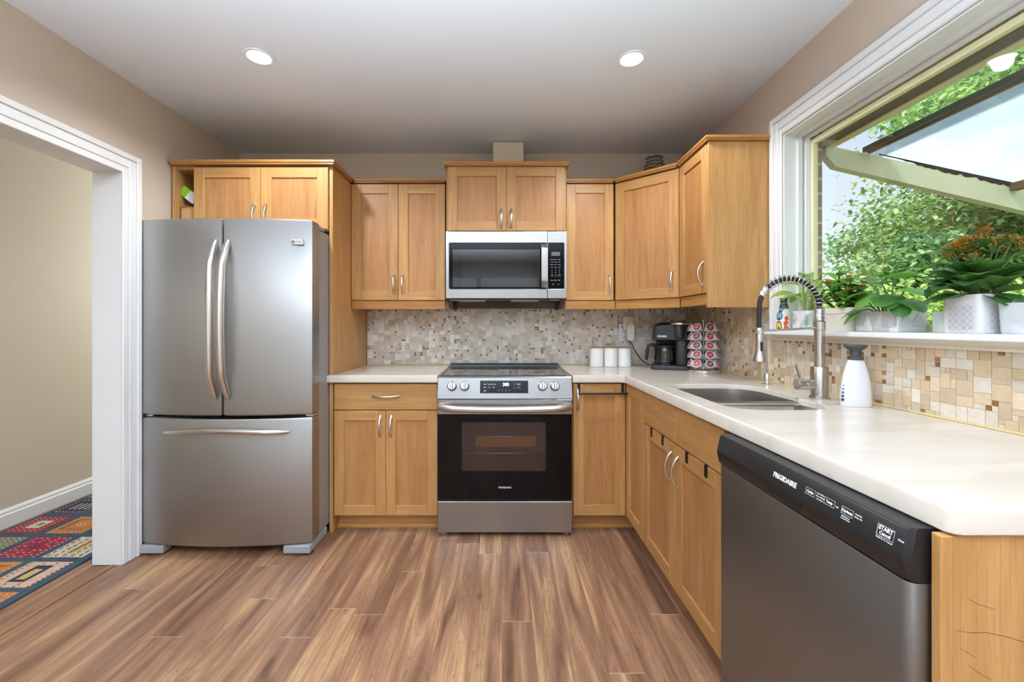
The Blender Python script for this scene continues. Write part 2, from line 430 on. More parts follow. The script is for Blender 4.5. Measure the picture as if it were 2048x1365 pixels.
# rear wall with patio window
PX0, PX1, PZ0, PZ1 = -1.65, .75, .25, 2.2
rw = M(); rw.box(XL, PX0, -3.05, -2.95, 0, ZC); rw.box(PX1, XR, -3.05, -2.95, 0, ZC); rw.box(PX0, PX1, -3.05, -2.95, 0, PZ0); rw.box(PX0, PX1, -3.05, -2.95, PZ1, ZC)
struct(rw.build('wall_rear', wallm), 'taupe wall behind the camera', 'wall')
pw = M()
for a, b_, c, d in ((PX0, PX1, PZ0, PZ0+.07), (PX0, PX1, PZ1-.07, PZ1), (PX0, PX0+.07, PZ0+.07, PZ1-.07), (PX1-.07, PX1, PZ0+.07, PZ1-.07), (-.49, -.41, PZ0+.07, PZ1-.07)):
    pw.box(a, b_, -3.04, -2.93, c, d)
struct(pw.build('window_2', whitem), 'white patio window behind the camera', 'window')
struct(M().box(HX-.1, HX, -3.05, 5.2, 0, ZC).build('wall_hallway', hallm), 'beige hallway wall beyond the doorway', 'wall')
struct(M().box(HX, XL-.14, 5.1, 5.2, 0, ZC).build('wall_hallway_end', hallm), 'beige end wall of the hallway', 'wall')
struct(M().box(HX, XL-.14, -3.05, -2.95, 0, ZC).build('wall_hallway_near', hallm), 'beige near end wall of the hallway', 'wall')
struct(M().box(XL-.14, XL-.12, YB+.12, 5.1, 0, ZC).build('wall_hallway_inner', hallm), 'beige inner wall of the hallway', 'wall')
bb = M(); bb.prism([(HX+.001, 0), (HX+.018, 0), (HX+.018, .075), (HX+.013, .082), (HX+.013, .095), (HX+.006, .108), (HX+.001, .11)], 'y', -2.9, 5.09)
struct(bb.build('baseboard_hallway', whitem), 'white moulded baseboard along the hallway wall', 'baseboard')
# door casing and jamb
dc = M()
for y0, y1, t_ in ((DY1-.012, DY1+.02, .012), (DY1+.02, DY1+.062, .016), (DY1+.062, DY1+.09, .022)):
    dc.box(XL, XL+t_, y0, y1, .001, DZ+(y1-DY1), bev=.003)
for z0, z1, t_ in ((DZ-.012, DZ+.02, .012), (DZ+.02, DZ+.062, .016), (DZ+.062, DZ+.09, .022)):
    dc.box(XL, XL+t_, DY0-.09, DY1+(z0-DZ), z0, z1, bev=.003)
dc.box(XL, XL+.018, DY0-.09, DY0+.012, .001, DZ-.012, bev=.003)
dc.box(XL-.142, XL+.001, DY1-.012, DY1, .001, DZ); dc.box(XL-.142, XL+.001, DY0, DY0+.012, .001, DZ); dc.box(XL-.142, XL+.001, DY0, DY1, DZ-.012, DZ)
struct(dc.build('door_1', whitem), 'white cased doorway opening to the hall', 'doorway')
struct(M().prism([(XL-.044, 0), (XL-.043, .004), (XL-.033, .006), (XL-.030, 0)], 'y', DY0+.013, DY1-.013).build('trim_1', oak('threshold_oak', lin(172, 122, 82), lin(146, 98, 62), True)), 'thin oak threshold strip across the doorway', 'threshold')

# ---- kitchen window
win = M()   # casing, jambs and head
CX = XR-.022
for (a, b_), (e_, f), t_ in (((0, .020), (0, .03), .014), ((.020, .050), (.03, .07), .018), ((.050, .075), (.07, .098), .024)):
    win.box(XR-t_, XR-.0005, WY1+a, WY1+b_, 1.168, WZ1+f, bev=.004)
    win.box(XR-t_, XR-.0005, WY0-.098, WY1+a, WZ1+e_, WZ1+f, bev=.004)
win.box(XR-.018, XR-.0005, WY0-.09, WY0, 1.168, WZ1, bev=.004)
win.box(XR-.002, 1.445, WY1-.008, WY1, 1.168, WZ1); win.box(XR-.002, 1.445, WY0, WY0+.008, 1.168, WZ1); win.box(XR-.002, 1.445, WY0+.0081, WY1-.0081, WZ1-.008, WZ1)
for a, b_ in ((1.395, .014), (1.4255, .024)):   # stops
    win.box(a, a+.019, WY1-.0079-b_, WY1-.0079, 1.168, WZ1-.0081-b_); win.box(a, a+.019, WY0+.0079, WY0+.0079+b_, 1.168, WZ1-.0081-b_)
    win.box(a, a+.019, WY0+.0079, WY1-.0079, WZ1-.0079-b_, WZ1-.0079)
winroot = struct(win.build('window_1', whitem), 'white cased picture window over the sink', 'window')
ws = M()
for a, b_, c, d in ((WY1-.048, WY1-.028, 1.1955, 2.0375), (WY0+.04, WY0+.062, 1.1955, 2.0375), (WY0+.04, WY1-.028, 2.038, 2.06), (WY0+.04, WY1-.028, 1.165, 1.195)):
    ws.box(1.446+(.0004 if c > 1.18 else 0), 1.468, a+(.0003 if a > 1 else 0), b_, c, d)
prop(ws.build('sash', creamm, winroot), 'cream painted sash')
M().box(1.456, 1.459, WY0+.06, WY1-.045, 1.19, 2.042).build('glass_pane', windowglass, winroot)
sl = M(); sl.slab([(1.27, WY0-.12), (1.445, WY0-.12), (1.445, WY0+.0), (1.445, WY1-.001), (1.27, 2.106)][::1] if 0 else [(1.27, WY0-.12), (1.3395, WY0-.12), (1.3395, WY0+.002), (1.446, WY0+.002), (1.446, WY1-.002), (1.3395, WY1-.002), (1.3395, 2.10), (1.27, 2.10)], [], 1.148, 1.168, .006)
sl.build('window_sill', whitem, winroot)
M().prism([(1.3395, 1.121), (1.322, 1.121), (1.316, 1.128), (1.316, 1.136), (1.308, 1.1475), (1.3395, 1.1475)], 'y', WY0-.1, 2.09).build('sill_apron', sillm, winroot)

# ---- recessed lights
def downlight(i, x, y, label):
    r = thing('recessed_light', label, 'ceiling light', (x, y, ZC), 'recessed ceiling lights')
    m = M(); m.lathe([(.062, -.0005), (.066, -.004), (.064, -.007), (.052, -.0075), (.048, -.004), (.046, -.001)], (x, y, ZC), 32)
    m.build('trim_ring', whitem, r)
    M().lathe([(.0455, -.0005), (.0455, -.0025), (.03, -.004), (.004, -.0045)], (x, y, ZC), 28).build('lens', lensm, r)
    sp = light('downlight_lamp', 'SPOT', (x, y, ZC-.02), SPOT_W[i], color=(.90, .95, 1), spot_size=2.7, spot_blend=.55, shadow_soft_size=.035)
    return r
lensm = emis('lit_lens', (1, .97, .92, 1), 9)
for i, (x, y) in enumerate(DOWNLIGHTS):
    lab = ['lit recessed ceiling light above the fridge side, left one in view', 'lit recessed ceiling light above the sink side, right one in view'][i] if i < 2 else ['lit recessed ceiling light over the doorway side behind the camera', 'lit recessed ceiling light over the dishwasher side behind the camera', 'lit recessed ceiling light near the rear wall, doorway side', 'lit recessed ceiling light near the rear wall, window side'][i-2]
    downlight(i, x, y, lab)
light('hall_fill', 'POINT', (-2.25, 4.5, 1.7), 74, color=(.80, .90, 1), shadow_soft_size=.3)  # added fill lamp with no fixture, brightens the far hallway wall
light('hall_fill_near', 'POINT', (-2.35, -.9, 2.1), 42, color=(.80, .90, 1), shadow_soft_size=.2)  # second added fill, no fixture, evens out the hallway light

# ------------------------------------------------------------------ cabinets
def basis(origin, u, n):
    u = Vector(u).normalized(); n = Vector(n).normalized(); z = Vector((0, 0, 1)); o = Vector(origin)
    return Matrix(((u.x, n.x, 0, o.x), (u.y, n.y, 0, o.y), (0, 0, 1, o.z), (0, 0, 0, 1)))
def shaker(parent, T, w, h, name='door', st=.058, th=.019):
    """door lying in local x(0..w), z(0..h), thickness along -local y... outward = +y"""
    m = M(); m.T = T; g = .0018
    m.box(0, st, -th, 0, 0, h, 0, .0016); m.box(w-st, w, -th, 0, 0, h, 0, .0016)
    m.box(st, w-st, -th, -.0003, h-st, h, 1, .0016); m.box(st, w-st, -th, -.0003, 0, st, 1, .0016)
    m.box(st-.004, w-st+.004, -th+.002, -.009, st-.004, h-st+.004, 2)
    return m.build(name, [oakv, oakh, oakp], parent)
def slabfront(parent, T, w, h, name='drawer', th=.019):
    m = M(); m.T = T; m.box(0, w, -th, 0, 0, h, 0, .002)
    return m.build(name, [oakh], parent)
def pull(parent, T, x, z, L=.115, vert=True, mat=None, name='handle'):
    m = M(); pts = []; rs = []
    for i in range(15):
        t = i/14; a = (t-.5)*L; out = .003+.026*math.sin(pi*t)**.75
        pts.append((x, out, z+a) if vert else (x+a, out, z)); rs.append(.0042+.0018*abs(2*t-1)**2)
    m.tube(pts, rs, 10, T=T, flat=1.25, up=(1, 0, 0) if vert else (0, 0, 1))
    for s_ in (-.5, .5):
        c = (x, .002, z+s_*L) if vert else (x+s_*L, .002, z)
        m.ball(c, (.007, .004, .008), n=10, T=T)
    return m.build(name, mat or nickel, parent)
FN = (0, -1, 0)
def Tb(x, y, z): return basis((x, y, z), (1, 0, 0), FN)       # faces the camera
def Tr(x, y, z): return basis((x, y, z), (0, -1, 0), (-1, 0, 0))   # right run, faces -x; local x runs toward the camera

def carcass(parent, x0, x1, y0, y1, z0, z1, mats=None, name='body', t=.018):
    m = M(); m.box(x0, x1, y0, y1, z0, z1, 0, .001)
    return m.build(name, mats or oakv, parent)

CT = .0                                       # wall cabinets
def crown(parent, poly, z0, z1):
    m = M(); m.slab(poly, [], z0+.006, z1, .008, rb=.006)
    m.slab(offset_in(poly, .007), [], z0, z0+.006, .001, rb=.0005)
    return m.build('crown_moulding', crownm, parent)
def offset_in(p, d):
    a = sum(p[i][0]*p[(i+1) % len(p)][1]-p[(i+1) % len(p)][0]*p[i][1] for i in range(len(p)))
    return offset(p if a > 0 else p[::-1], d)

# tall end panel beside the fridge
M().box(-.990, -.970, 2.445, 3.062, .001, 2.103, bev=.001).build('tall_end_panel', oakv)
prop(bpy.data.objects['tall_end_panel'], 'tall oak end panel between the steel fridge and the left counter', 'cabinet panel')

# cabinet over the fridge
c = thing('fridge_cabinet', 'oak two door wall cabinet over the steel fridge with open niche', 'cabinet', (-1.43, 2.75, 1.73))
carcass(c, -1.757, -.993, 2.45, 3.06, 1.735, 2.103)
ni = M(); ni.box(-1.880, -1.862, 2.432, 3.06, 1.735, 2.103); ni.box(-1.862, -1.757, 2.432, 3.06, 1.735, 1.75); ni.box(-1.862, -1.757, 2.445, 3.06, 2.085, 2.103); ni.box(-1.862, -1.757, 3.04, 3.06, 1.75, 2.085)
ni.build('open_niche', oakdark, c)
for k, x in enumerate((-1.757, -1.3745)):
    d = shaker(c, Tb(x, 2.43, 1.742), .3795, .353, st=.06); pull(d, Tb(x, 2.43, 1.742), (.3795-.032, .032)[k], .08)
M().box(-.995, -.9925, 2.432, 2.45, 1.735, 2.103).build('side_strip', oakv, c)
crown(c, [(-1.885, 2.405), (-.947, 2.405), (-.947, 2.712), (-.968, 2.735), (-.968, 3.06), (-1.885, 3.06)], 2.105, 2.132)

# left wall cabinet
c = thing('wall_cabinet', 'oak two door wall cabinet left of the microwave', 'cabinet', (-.667, 2.9, 1.296))
carcass(c, -.966, -.367, 2.756, 3.06, 1.353, 2.103)
for k, x in enumerate((-.966, -.664)):
    d = shaker(c, Tb(x, 2.736, 1.355), .299, .745, st=.061); pull(d, Tb(x, 2.736, 1.355), (.299-.026, .026)[k], .10)
M().box(-.966, -.367, 2.745, 2.765, 1.296, 1.352, bev=.002).build('light_rail', crownm, c)
crown(c, [(-.945, 2.714), (-.36, 2.714), (-.36, 3.06), (-.966, 3.06), (-.966, 2.74)], 2.105, 2.131)

# cabinet over the microwave
c = thing('range_cabinet', 'oak two door wall cabinet directly above the microwave', 'cabinet', (.027, 2.85, 1.78))
carcass(c, -.350, .404, 2.681, 3.06, 1.781, 2.183)
for k, x in enumerate((-.339, .0285)):
    d = shaker(c, Tb(x, 2.66, 1.783), .3655, .40, st=.06); pull(d, Tb(x, 2.66, 1.783), (.3655-.03, .03)[k], .075)
crown(c, [(-.364, 2.635), (.418, 2.635), (.418, 3.06), (-.364, 3.06)], 2.184, 2.21)
dk = M(); dk.box(-.06, .145, 2.86, 3.06, 2.211, 2.424, bev=.003); dk.ball((.042, 2.858, 2.31), .003, n=8)
prop(dk.build('duct_cover', plain('beige_duct_paint', lin(205, 190, 165), .6)), 'beige boxed duct cover on top of the microwave cabinet', 'duct cover')

# narrow wall cabinet right of the microwave
c = thing('wall_cabinet', 'narrow oak single door wall cabinet right of the microwave', 'cabinet', (.565, 2.9, 1.296))
carcass(c, .408, .716, 2.756, 3.06, 1.353, 2.103)
d = shaker(c, Tb(.414, 2.736, 1.355), .301, .745, st=.058); pull(d, Tb(.414, 2.736, 1.355), .301-.027, .10)
M().box(.408, .7265, 2.745, 2.765, 1.296, 1.352, bev=.002).build('light_rail', crownm, c)
crown(c, [(.405, 2.714), (.713, 2.714), (.723, 2.75), (.723, 3.06), (.405, 3.06)], 2.105, 2.131)

# diagonal corner cabinet
c = thing('corner_wall_cabinet', 'oak diagonal corner wall cabinet above the coffee maker', 'cabinet', (1.05, 2.8, 1.296))
p0 = Vector((.726, 2.735)); p1 = Vector((1.020, 2.462)); ud = (p1-p0).normalized(); nd = Vector((ud.y, -ud.x)); Ld = (p1-p0).length
if nd.y > 0: nd = -nd
Td = basis((p0.x, p0.y, 1.355), (ud.x, ud.y, 0), (nd.x, nd.y, 0))
q0 = p0-nd*.021; q1 = p1-nd*.021
M().prism([(q0.x, q0.y), (q1.x, q1.y), (1.33, 2.475), (1.33, 3.06), (.7265, 3.06)], 'z', 1.353, 2.103).build('body', oakv, c)
d = shaker(c, Td, Ld, .745, st=.061); pull(d, Td, Ld-.036, .10)
Tl = basis((p0.x-nd.x*.012, p0.y-nd.y*.012, 1.296), (ud.x, ud.y, 0), (nd.x, nd.y, 0))
m = M(); m.box(-.003, Ld+.002, -.02, 0, 0, .056, 0, .002, T=Tl); m.build('light_rail', crownm, c)
crown(c, [(.715, 2.713), (1.000, 2.449), (1.02, 2.462), (1.328, 2.462), (1.328, 3.06), (.725, 3.06), (.725, 2.75)], 2.105, 2.131)

# right wall cabinet beside the window
c = thing('wall_cabinet', 'oak wall cabinet beside the window with its plain side facing the room', 'cabinet', (1.18, 2.28, 1.281))
M().box(1.040, 1.328, 2.130, 2.458, 1.353, 2.103).build('body', oakv, c)
M().box(1.021, 1.328, 2.110, 2.129, 1.281, 2.103, bev=.001).build('side_panel', oakv, c)
d = shaker(c, Tr(1.020, 2.455, 1.355), .322, .745, st=.058); pull(d, Tr(1.020, 2.455, 1.355), .322-.03, .10)
M().box(1.03, 1.05, 2.131, 2.455, 1.296, 1.352, bev=.002).build('light_rail', crownm, c)
crown(c, [(1.000, 2.447), (1.000, 2.090), (1.328, 2.090), (1.328, 2.460), (1.021, 2.460)], 2.105, 2.131)

# base cabinets
c = thing('base_cabinet', 'oak base cabinet with one drawer and two doors beside the fridge', 'cabinet', (-.667, 2.75, 0))
carcass(c, -.968, -.368, 2.462, 3.06, .10, .862)
M().box(-.968, -.368, 2.53, 2.55, .001, .099).build('toe_kick', oakh, c)
M().prism([(2.512, .001), (2.529, .001), (2.529, .024), (2.522, .022), (2.514, .013)], 'x', -.968, -.368).build('shoe_moulding', crownm, c)
T = Tb(-.962, 2.442, .708); d = slabfront(c, T, .592, .15); pull(d, T, .296, .078, .15, False)
for k, x in enumerate((-.962, -.665)):
    T = Tb(x, 2.442, .102); d = shaker(c, T, .295, .601, st=.057); pull(d, T, (.295-.03, .03)[k], .512)

c = thing('base_cabinet', 'narrow oak base cabinet right of the range with black towel bar', 'cabinet', (.557, 2.75, 0))
carcass(c, .402, .726, 2.462, 3.06, .10, .862)
M().box(.402, .79, 2.53, 2.55, .001, .099).build('toe_kick', oakh, c)
M().prism([(2.512, .001), (2.529, .001), (2.529, .024), (2.522, .022), (2.514, .013)], 'x', .402, .775).build('shoe_moulding', crownm, c)
T = Tb(.409, 2.442, .102); d = shaker(c, T, .297, .756, st=.06); pull(d, T, .024, .665)
tb = thing('towel_bar', 'black over door towel bar on the narrow base cabinet', 'towel bar', (.56, 2.43, .8))
m = M()
m.tube([(.43, 2.405, .807), (.715, 2.405, .807)], .0055, 10); m.build('bar', blacks, tb)
for x in (.44, .690):
    m = M(); m.box(x-.007, x+.007, 2.4388, 2.4414, .8005, .8620); m.box(x-.007, x+.007, 2.4105, 2.4388, .8045, .8095); m.box(x-.007, x+.007, 2.4414, 2.4605, .8590, .8615)
    m.build('hook', blacks, tb)

c = thing('corner_base_cabinet', 'slim oak corner base cabinet with handleless door left of the sink doors', 'cabinet', (.9, 2.3, 0))
M().box(.729, 1.325, 2.136, 2.458, .10, .862).build('body', oakv, c)
shaker(c, Tr(.709, 2.44, .102), .300, .756, st=.06)
M().box(.79, .81, 2.136, 2.528, .001, .099).build('toe_kick', oakh, c)

c = thing('sink_base_cabinet', 'oak sink base cabinet with two doors and two false fronts', 'cabinet', (1.0, 1.75, 0))
m = M(); m.box(.729, 1.325, 1.366, 1.384, .10, .862); m.box(.729, 1.325, 2.116, 2.134, .10, .862); m.box(.729, .747, 1.384, 2.116, .10, .862); m.box(.747, 1.325, 1.384, 2.116, .10, .118)
m.build('body', oakv, c)
M().box(.79, .81, 1.29, 2.134, .001, .099).build('toe_kick', oakh, c)
for k, y in enumerate((2.134, 1.748)):
    T = Tr(.709, y, .708); slabfront(c, T, .384, .15, 'false_front')
    T = Tr(.709, y, .102); d = shaker(c, T, .384, .601, st=.06); pull(d, T, (.384-.034, .034)[k], .50, .118)
M().box(.729, .745, 1.286, 1.365, .10, .862).build('filler_strip', oakv, c)
for k, (y, lab) in enumerate(((2.02, 'left door, far hook'), (1.88, 'left door, near hook'), (1.635, 'right door, far hook'), (1.48, 'right door, near hook'))):
    m = M(); m.box(.7055, .7085, y-.009, y+.009, .664, .7045); m.box(.7055, .728, y-.009, y+.009, .7036, .7058)
    prop(m.build('over_door_hook', blacks), 'black over door hook on the sink cabinet, '+lab, 'hook', 'hooks over the sink cabinet doors')

c = M(); c.box(.700, 1.325, .662, .677, .001, .864, bev=.001); c.box(.680, .6995, .660, .677, .001, .864, bev=.002)
ep = prop(c.build('counter_end_panel', oakv), 'scratched oak end panel closing the counter beside the dishwasher', 'cabinet panel')

scr = plain('dark_scratch', lin(110, 72, 40), .7)
for pts in ([(.703, .717), (.73, .713), (.75, .714), (.78, .708), (.81, .699), (.86, .69)], [(.71, .69), (.72, .684), (.738, .673)], [(.72, .768), (.74, .757), (.768, .749)], [(.722, .665), (.738, .652), (.76, .64)]):
    M().tube([(x, .6618, z) for x, z in pts], [.0002]+[.0004]*(len(pts)-2)+[.0002], 5).build('scratch', scr, ep)

# ------------------------------------------------------------------ counters
CZ0, CZ1 = .8665, .910
m = M(); m.slab([(-.998, 2.418), (-.366, 2.418), (-.366, 3.0592), (-.9685, 3.0592), (-.9685, 2.443), (-.998, 2.443)], [], CZ0, CZ1, .009)
prop(m.build('countertop', counterm), 'short cream countertop between the fridge panel and the range', 'countertop')
hole = rounded([(.785, 1.425), (1.135, 1.425), (1.135, 1.655), (1.172, 1.655), (1.172, 2.045), (.785, 2.045)], [.10, .13, .02, .04, .15, .10])
cp = [(.401, 2.418), (.672, 2.418), (.690, 2.400), (.690, .668), (.697, .657), (.706, .653), (1.3292, .653), (1.3292, 3.0592), (.401, 3.0592)]
m = M(); m.slab(cp, [hole], CZ0, CZ1, .009)
prop(m.build('countertop', counterm), 'long cream L shaped countertop around the sink with chamfered end', 'countertop')

# ------------------------------------------------------------------ sink
c = thing('sink', 'undermount stainless steel double bowl sink below the window', 'sink', (.97, 1.73, .68))
big = rounded([(.790, 1.652), (1.140, 1.652), (1.165, 1.665), (1.165, 2.040), (.790, 2.040)], [.03, .01, .01, .13, .09])
sml = rounded([(.790, 1.430), (1.128, 1.430), (1.128, 1.625), (.790, 1.625)], [.09, .12, .05, .05])
RZ = .8895
m = M(); m.slab(offset_in(hole, .0012), [big, sml], RZ-.001, RZ+.0005, .0008, rb=.0003); m.build('flange', sinkm, c)
m = M(); m.prism([(1.618, .76), (1.618, .890), (1.622, .896), (1.632, .8985), (1.645, .8985), (1.655, .896), (1.660, .890), (1.660, .76)], 'x', .789, 1.132, 0, True); m.build('bowl_divider', sinkm, c)
for nm, lp, dp in (('bowl', big, .20), ('bowl', sml, .17)):
    m = M(); rings = [[(x, y, RZ-.0005) for x, y in lp]]
    for o, z in ((.002, .855), (.006, .864-dp+.03), (.016, .864-dp+.008), (.034, .864-dp)):
        rings.append([(x, y, z) for x, y in offset_in(lp, o)])
    m.loft(rings, 0, True, (False, True))
    b_ = m.build(nm, sinkm, c)
    cx = sum(p[0] for p in lp)/len(lp); cy = sum(p[1] for p in lp)/len(lp)
    M().lathe([(.042, .0005), (.042, .003), (.034, .003), (.03, .001), (.006, .001)], (cx, cy, .864-dp), 24).build('drain', nickel, b_)

# ------------------------------------------------------------------ mosaic backsplash
def mosaic(name, label, umax, regions, place, warm_light):
    """tiles packed on a unit grid; regions(u,v)->bool; place(u0,u1,v0,v1)->box"""
    rnd = random.Random(11 if warm_light else 5); G = .0152
    nu = int(umax/G); nv = int(.40/G); used = {}
    m = M(); m.col = []
    base = ([(232, 220, 200), (222, 200, 166), (228, 210, 182), (216, 192, 156), (236, 226, 210), (224, 202, 168)] if warm_light else
            [(236, 229, 219), (224, 214, 199), (230, 222, 210), (212, 197, 175), (238, 233, 226), (219, 207, 189)])
    darks = [(150, 104, 60), (164, 116, 70), (176, 132, 88)] if warm_light else [(134, 116, 100), (150, 132, 114), (166, 148, 128)]  # warmer sets paint the mixed lighting into the same travertine
    for j in range(nv):
        for i in range(nu):
            if (i, j) in used or not regions((i+.5)*G, (j+.5)*G): continue
            r = rnd.random()
            opts = [(1, 1)] if r < .16 else [(3, 2), (2, 2)] if r < .36 else [(2, 3), (2, 2)] if r < .56 else [(3, 3), (2, 2)] if r < .70 else [(2, 2)] if r < .84 else [(2, 1), (1, 2)]
            a = b = 1
            for (p, q) in opts:
                if all((i+x, j+y) not in used and i+x < nu and j+y < nv and regions((i+x+.5)*G, (j+y+.5)*G) for x in range(p) for y in range(q)): a, b = p, q; break
            for x in range(a):
                for y in range(b): used[(i+x, j+y)] = 1
            c = rnd.choice(darks) if (a == b == 1 and rnd.random() < .5) else rnd.choice(base)
            k = rnd.uniform(.94, 1.05); c = lin(*[min(250, v*k) for v in c]); g = .0009
            n0 = len(m.f); place(m, i*G+g, (i+a)*G-g, j*G+g, (j+b)*G-g)
            m.col += [c]*(len(m.f)-n0)
    return m
gb = M(); gb.box(-.966, 1.3255, 3.0615, 3.0695, .9115, 1.352)
root = prop(gb.build('mosaic_backsplash', groutm), 'pale travertine mosaic backsplash on the wall behind the range', 'backsplash')
mosaic('tiles', '', 2.28, lambda u, v: True, lambda m, a, b, c, d: m.box(-.966+a, -.966+b, 3.0597, 3.062, .912+c, .912+d), False).build('tiles', tilem, root, fix=False)
for xa, xb in ((-.965, -.368), (.403, 1.329)): M().prism([(3.0545, .9102), (3.0596, .9102), (3.0596, .9165)], 'x', xa, xb).build('caulk_line', caulkm, root)
gr = M(); gr.box(1.3315, 1.3395, .30, 3.0585, .9115, 1.118); gr.box(1.3315, 1.3395, 2.108, 3.0585, 1.118, 1.352)
root = prop(gr.build('mosaic_backsplash', groutm), 'travertine mosaic backsplash under the window sill, warm light painted into the tiles', 'backsplash')
YR = 3.058
mosaic('tiles', '', 2.74, lambda u, v: (v < .207) if u > .95 else True, lambda m, a, b, c, d: m.box(1.3297, 1.332, YR-b, YR-a, .912+c, .912+d), True).build('tiles', tilem, root, fix=False)
M().prism([(1.3246, .9102), (1.3296, .9102), (1.3296, .9165)], 'y', .66, 3.054).build('caulk_line', caulkm, root)
# ------------------------------------------------------------------ refrigerator
FX0, FX1 = -1.884, -.986; FC = (FX0+FX1)/2
def fy(x): return 2.222-.046*(1-((x-FC)/((FX1-FX0)/2))**2)
c = thing('refrigerator', 'tall stainless steel french door refrigerator with bottom freezer drawer', 'refrigerator', (FC, 2.6, 0))
m = M(); m.box(FX0+.006, FX1-.008, 2.308, 2.98, .055, 1.712, bev=.006); m.build('case', fcase, c)
def fdoor(a, b, z0, z1, name):
    n = 14; front = [(a+(b-a)*i/n, fy(a+(b-a)*i/n)) for i in range(n+1)]
    poly = [(a, 2.30), (a, fy(a)+.012)]+[(front[0][0]+.004, front[0][1]+.002)]+front[1:-1]+[(front[-1][0]-.004, front[-1][1]+.002), (b, fy(b)+.012), (b, 2.30)]
    m = M(); m.slab(poly, [], z0, z1, .010, rb=.008); return m.build(name, steelm, c)
SEAM = -1.4262
dl = fdoor(FX0, SEAM-.0028, .728, 1.742, 'door'); dr = fdoor(SEAM+.0028, FX1, .728, 1.742, 'door')
fz = fdoor(FX0, FX1, .056, .714, 'freezer_drawer')
M().box(FX0+.02, FX1-.02, 2.3, 2.309, .06, 1.71).build('gasket', rubber, c)
def fhandle(parent, p_of_t, r0):
    m = M(); k = 33; m.tube([p_of_t(i/(k-1)) for i in range(k)], [r0*(.62+.38*math.sin(pi*min(1, max(0, i/(k-1))))**.35) if 0 < i < k-1 else r0*.3 for i in range(k)], 14)
    return m.build('handle', nickel, parent)
def bow(t, p): return p*min(1, math.sin(pi*t)*2.2)**.8*(.72+.28*math.sin(pi*t))
for d, x in ((dl, -1.4585), (dr, -1.3935)):
    fhandle(d, lambda t, x=x: (x+(.006 if x < -1.42 else -.006)*math.sin(pi*t), fy(x)-.004-bow(t, .058), .815+.812*t), .019)
fhandle(fz, lambda t: (-1.742+.645*t, fy(-1.742+.645*t)-.004-bow(t, .045), .642+.022*math.sin(pi*t)), .0150)
bd = M(); bd.box(-1.088, -1.026, fy(-1.057)-.0095, fy(-1.057)+.004, 1.609, 1.638, bev=.001)
bd = bd.build('badge', plain('badge_silver', lin(205, 206, 208), .3, .4), dr)
ring = M(); ring.tube([(-1.078+.0075*math.cos(a*pi/10), fy(-1.057)-.0098, 1.6235+.0075*math.sin(a*pi/10)) for a in range(21)], .0012, 6, cap=False); ring.build('emblem', blackm, bd)
text('ge', .009, (-1.078, fy(-1.057)-.0096, 1.6235), (1, 0, 0), (0, 0, 1), blackm, bd)
text('Profile', .0125, (-1.049, fy(-1.057)-.0096, 1.6235), (1, 0, 0), (0, 0, 1), gprint, bd)
for a, b in ((-1.06, -.992), (-1.872, -1.80)):
    M().box(a, b, 2.306, 2.38, 1.7125, 1.737, bev=.004).build('hinge_cover', lgrey, c)
for a, b in ((-1.03, -.990), (-1.875, -1.83)):
    M().box(a, b, 2.235, 2.30, .7155, .7265, bev=.002).build('middle_hinge', nickel, c)
for x0, x1, xa, xb in ((-1.872, -1.75, -1.872, -1.855), (-1.13, -.992, -1.009, -.992)):
    m = M(); m.box(x0, x1, 2.20, 2.262, .012, .053, bev=.004); m.box(xa, xb, 2.255, 2.42, .012, .053, bev=.004)
    m.build('leg_bracket', lgrey, c)
m = M(); m.box(-1.75, -1.13, 2.285, 2.30, .012, .052)
for i in range(16): m.box(-1.745+i*.038, -1.715+i*.038, 2.281, 2.285, .02, .045, 1)
m.build('base_grille', [blackm, rubber], c)
for x in (-1.835, -1.015):
    M().lathe([(.024, 0), (.026, .004), (.022, .009), (.012, .011), (.012, .02)], (x, 2.235, .001), 18).build('leveling_foot', rubber, c)

# ------------------------------------------------------------------ boxes in the niche
card = plain('brown_cardboard', lin(196, 150, 104), .8, noise=.06)
m = M(); m.box(-1.85, -1.768, 2.46, 2.70, 1.7505, 1.872)
m.box(-1.852, -1.768, 2.455, 2.46, 1.872, 1.8735); 
b_ = thing('cardboard_box', 'brown cardboard box low in the open niche over the fridge', 'box', (-1.81, 2.58, 1.7505))
m.build('carton', card, b_)
Tf = Matrix.Translation((-1.85, 2.458, 1.885)) @ Matrix.Rotation(.16, 4, 'Y')
M().box(0, .086, 0, .20, -.001, .001, T=Tf).build('flap', card, b_)
b_ = thing('juice_carton', 'small green and white carton tilted on the brown cardboard box', 'carton', (-1.81, 2.55, 1.90))
Tg = Matrix.Translation((-1.822, 2.53, 1.951)) @ Matrix.Rotation(math.radians(38), 4, 'Y')
m = M(); m.box(-.056, -.008, -.05, .05, -.028, .028, 1, T=Tg); m.box(-.008, .050, -.05, .05, -.028, .028, 0, T=Tg)
m.build('carton', [plain('white_card', lin(225, 226, 230), .5), plain('lime_green_card', lin(132, 196, 20), .5)], b_)

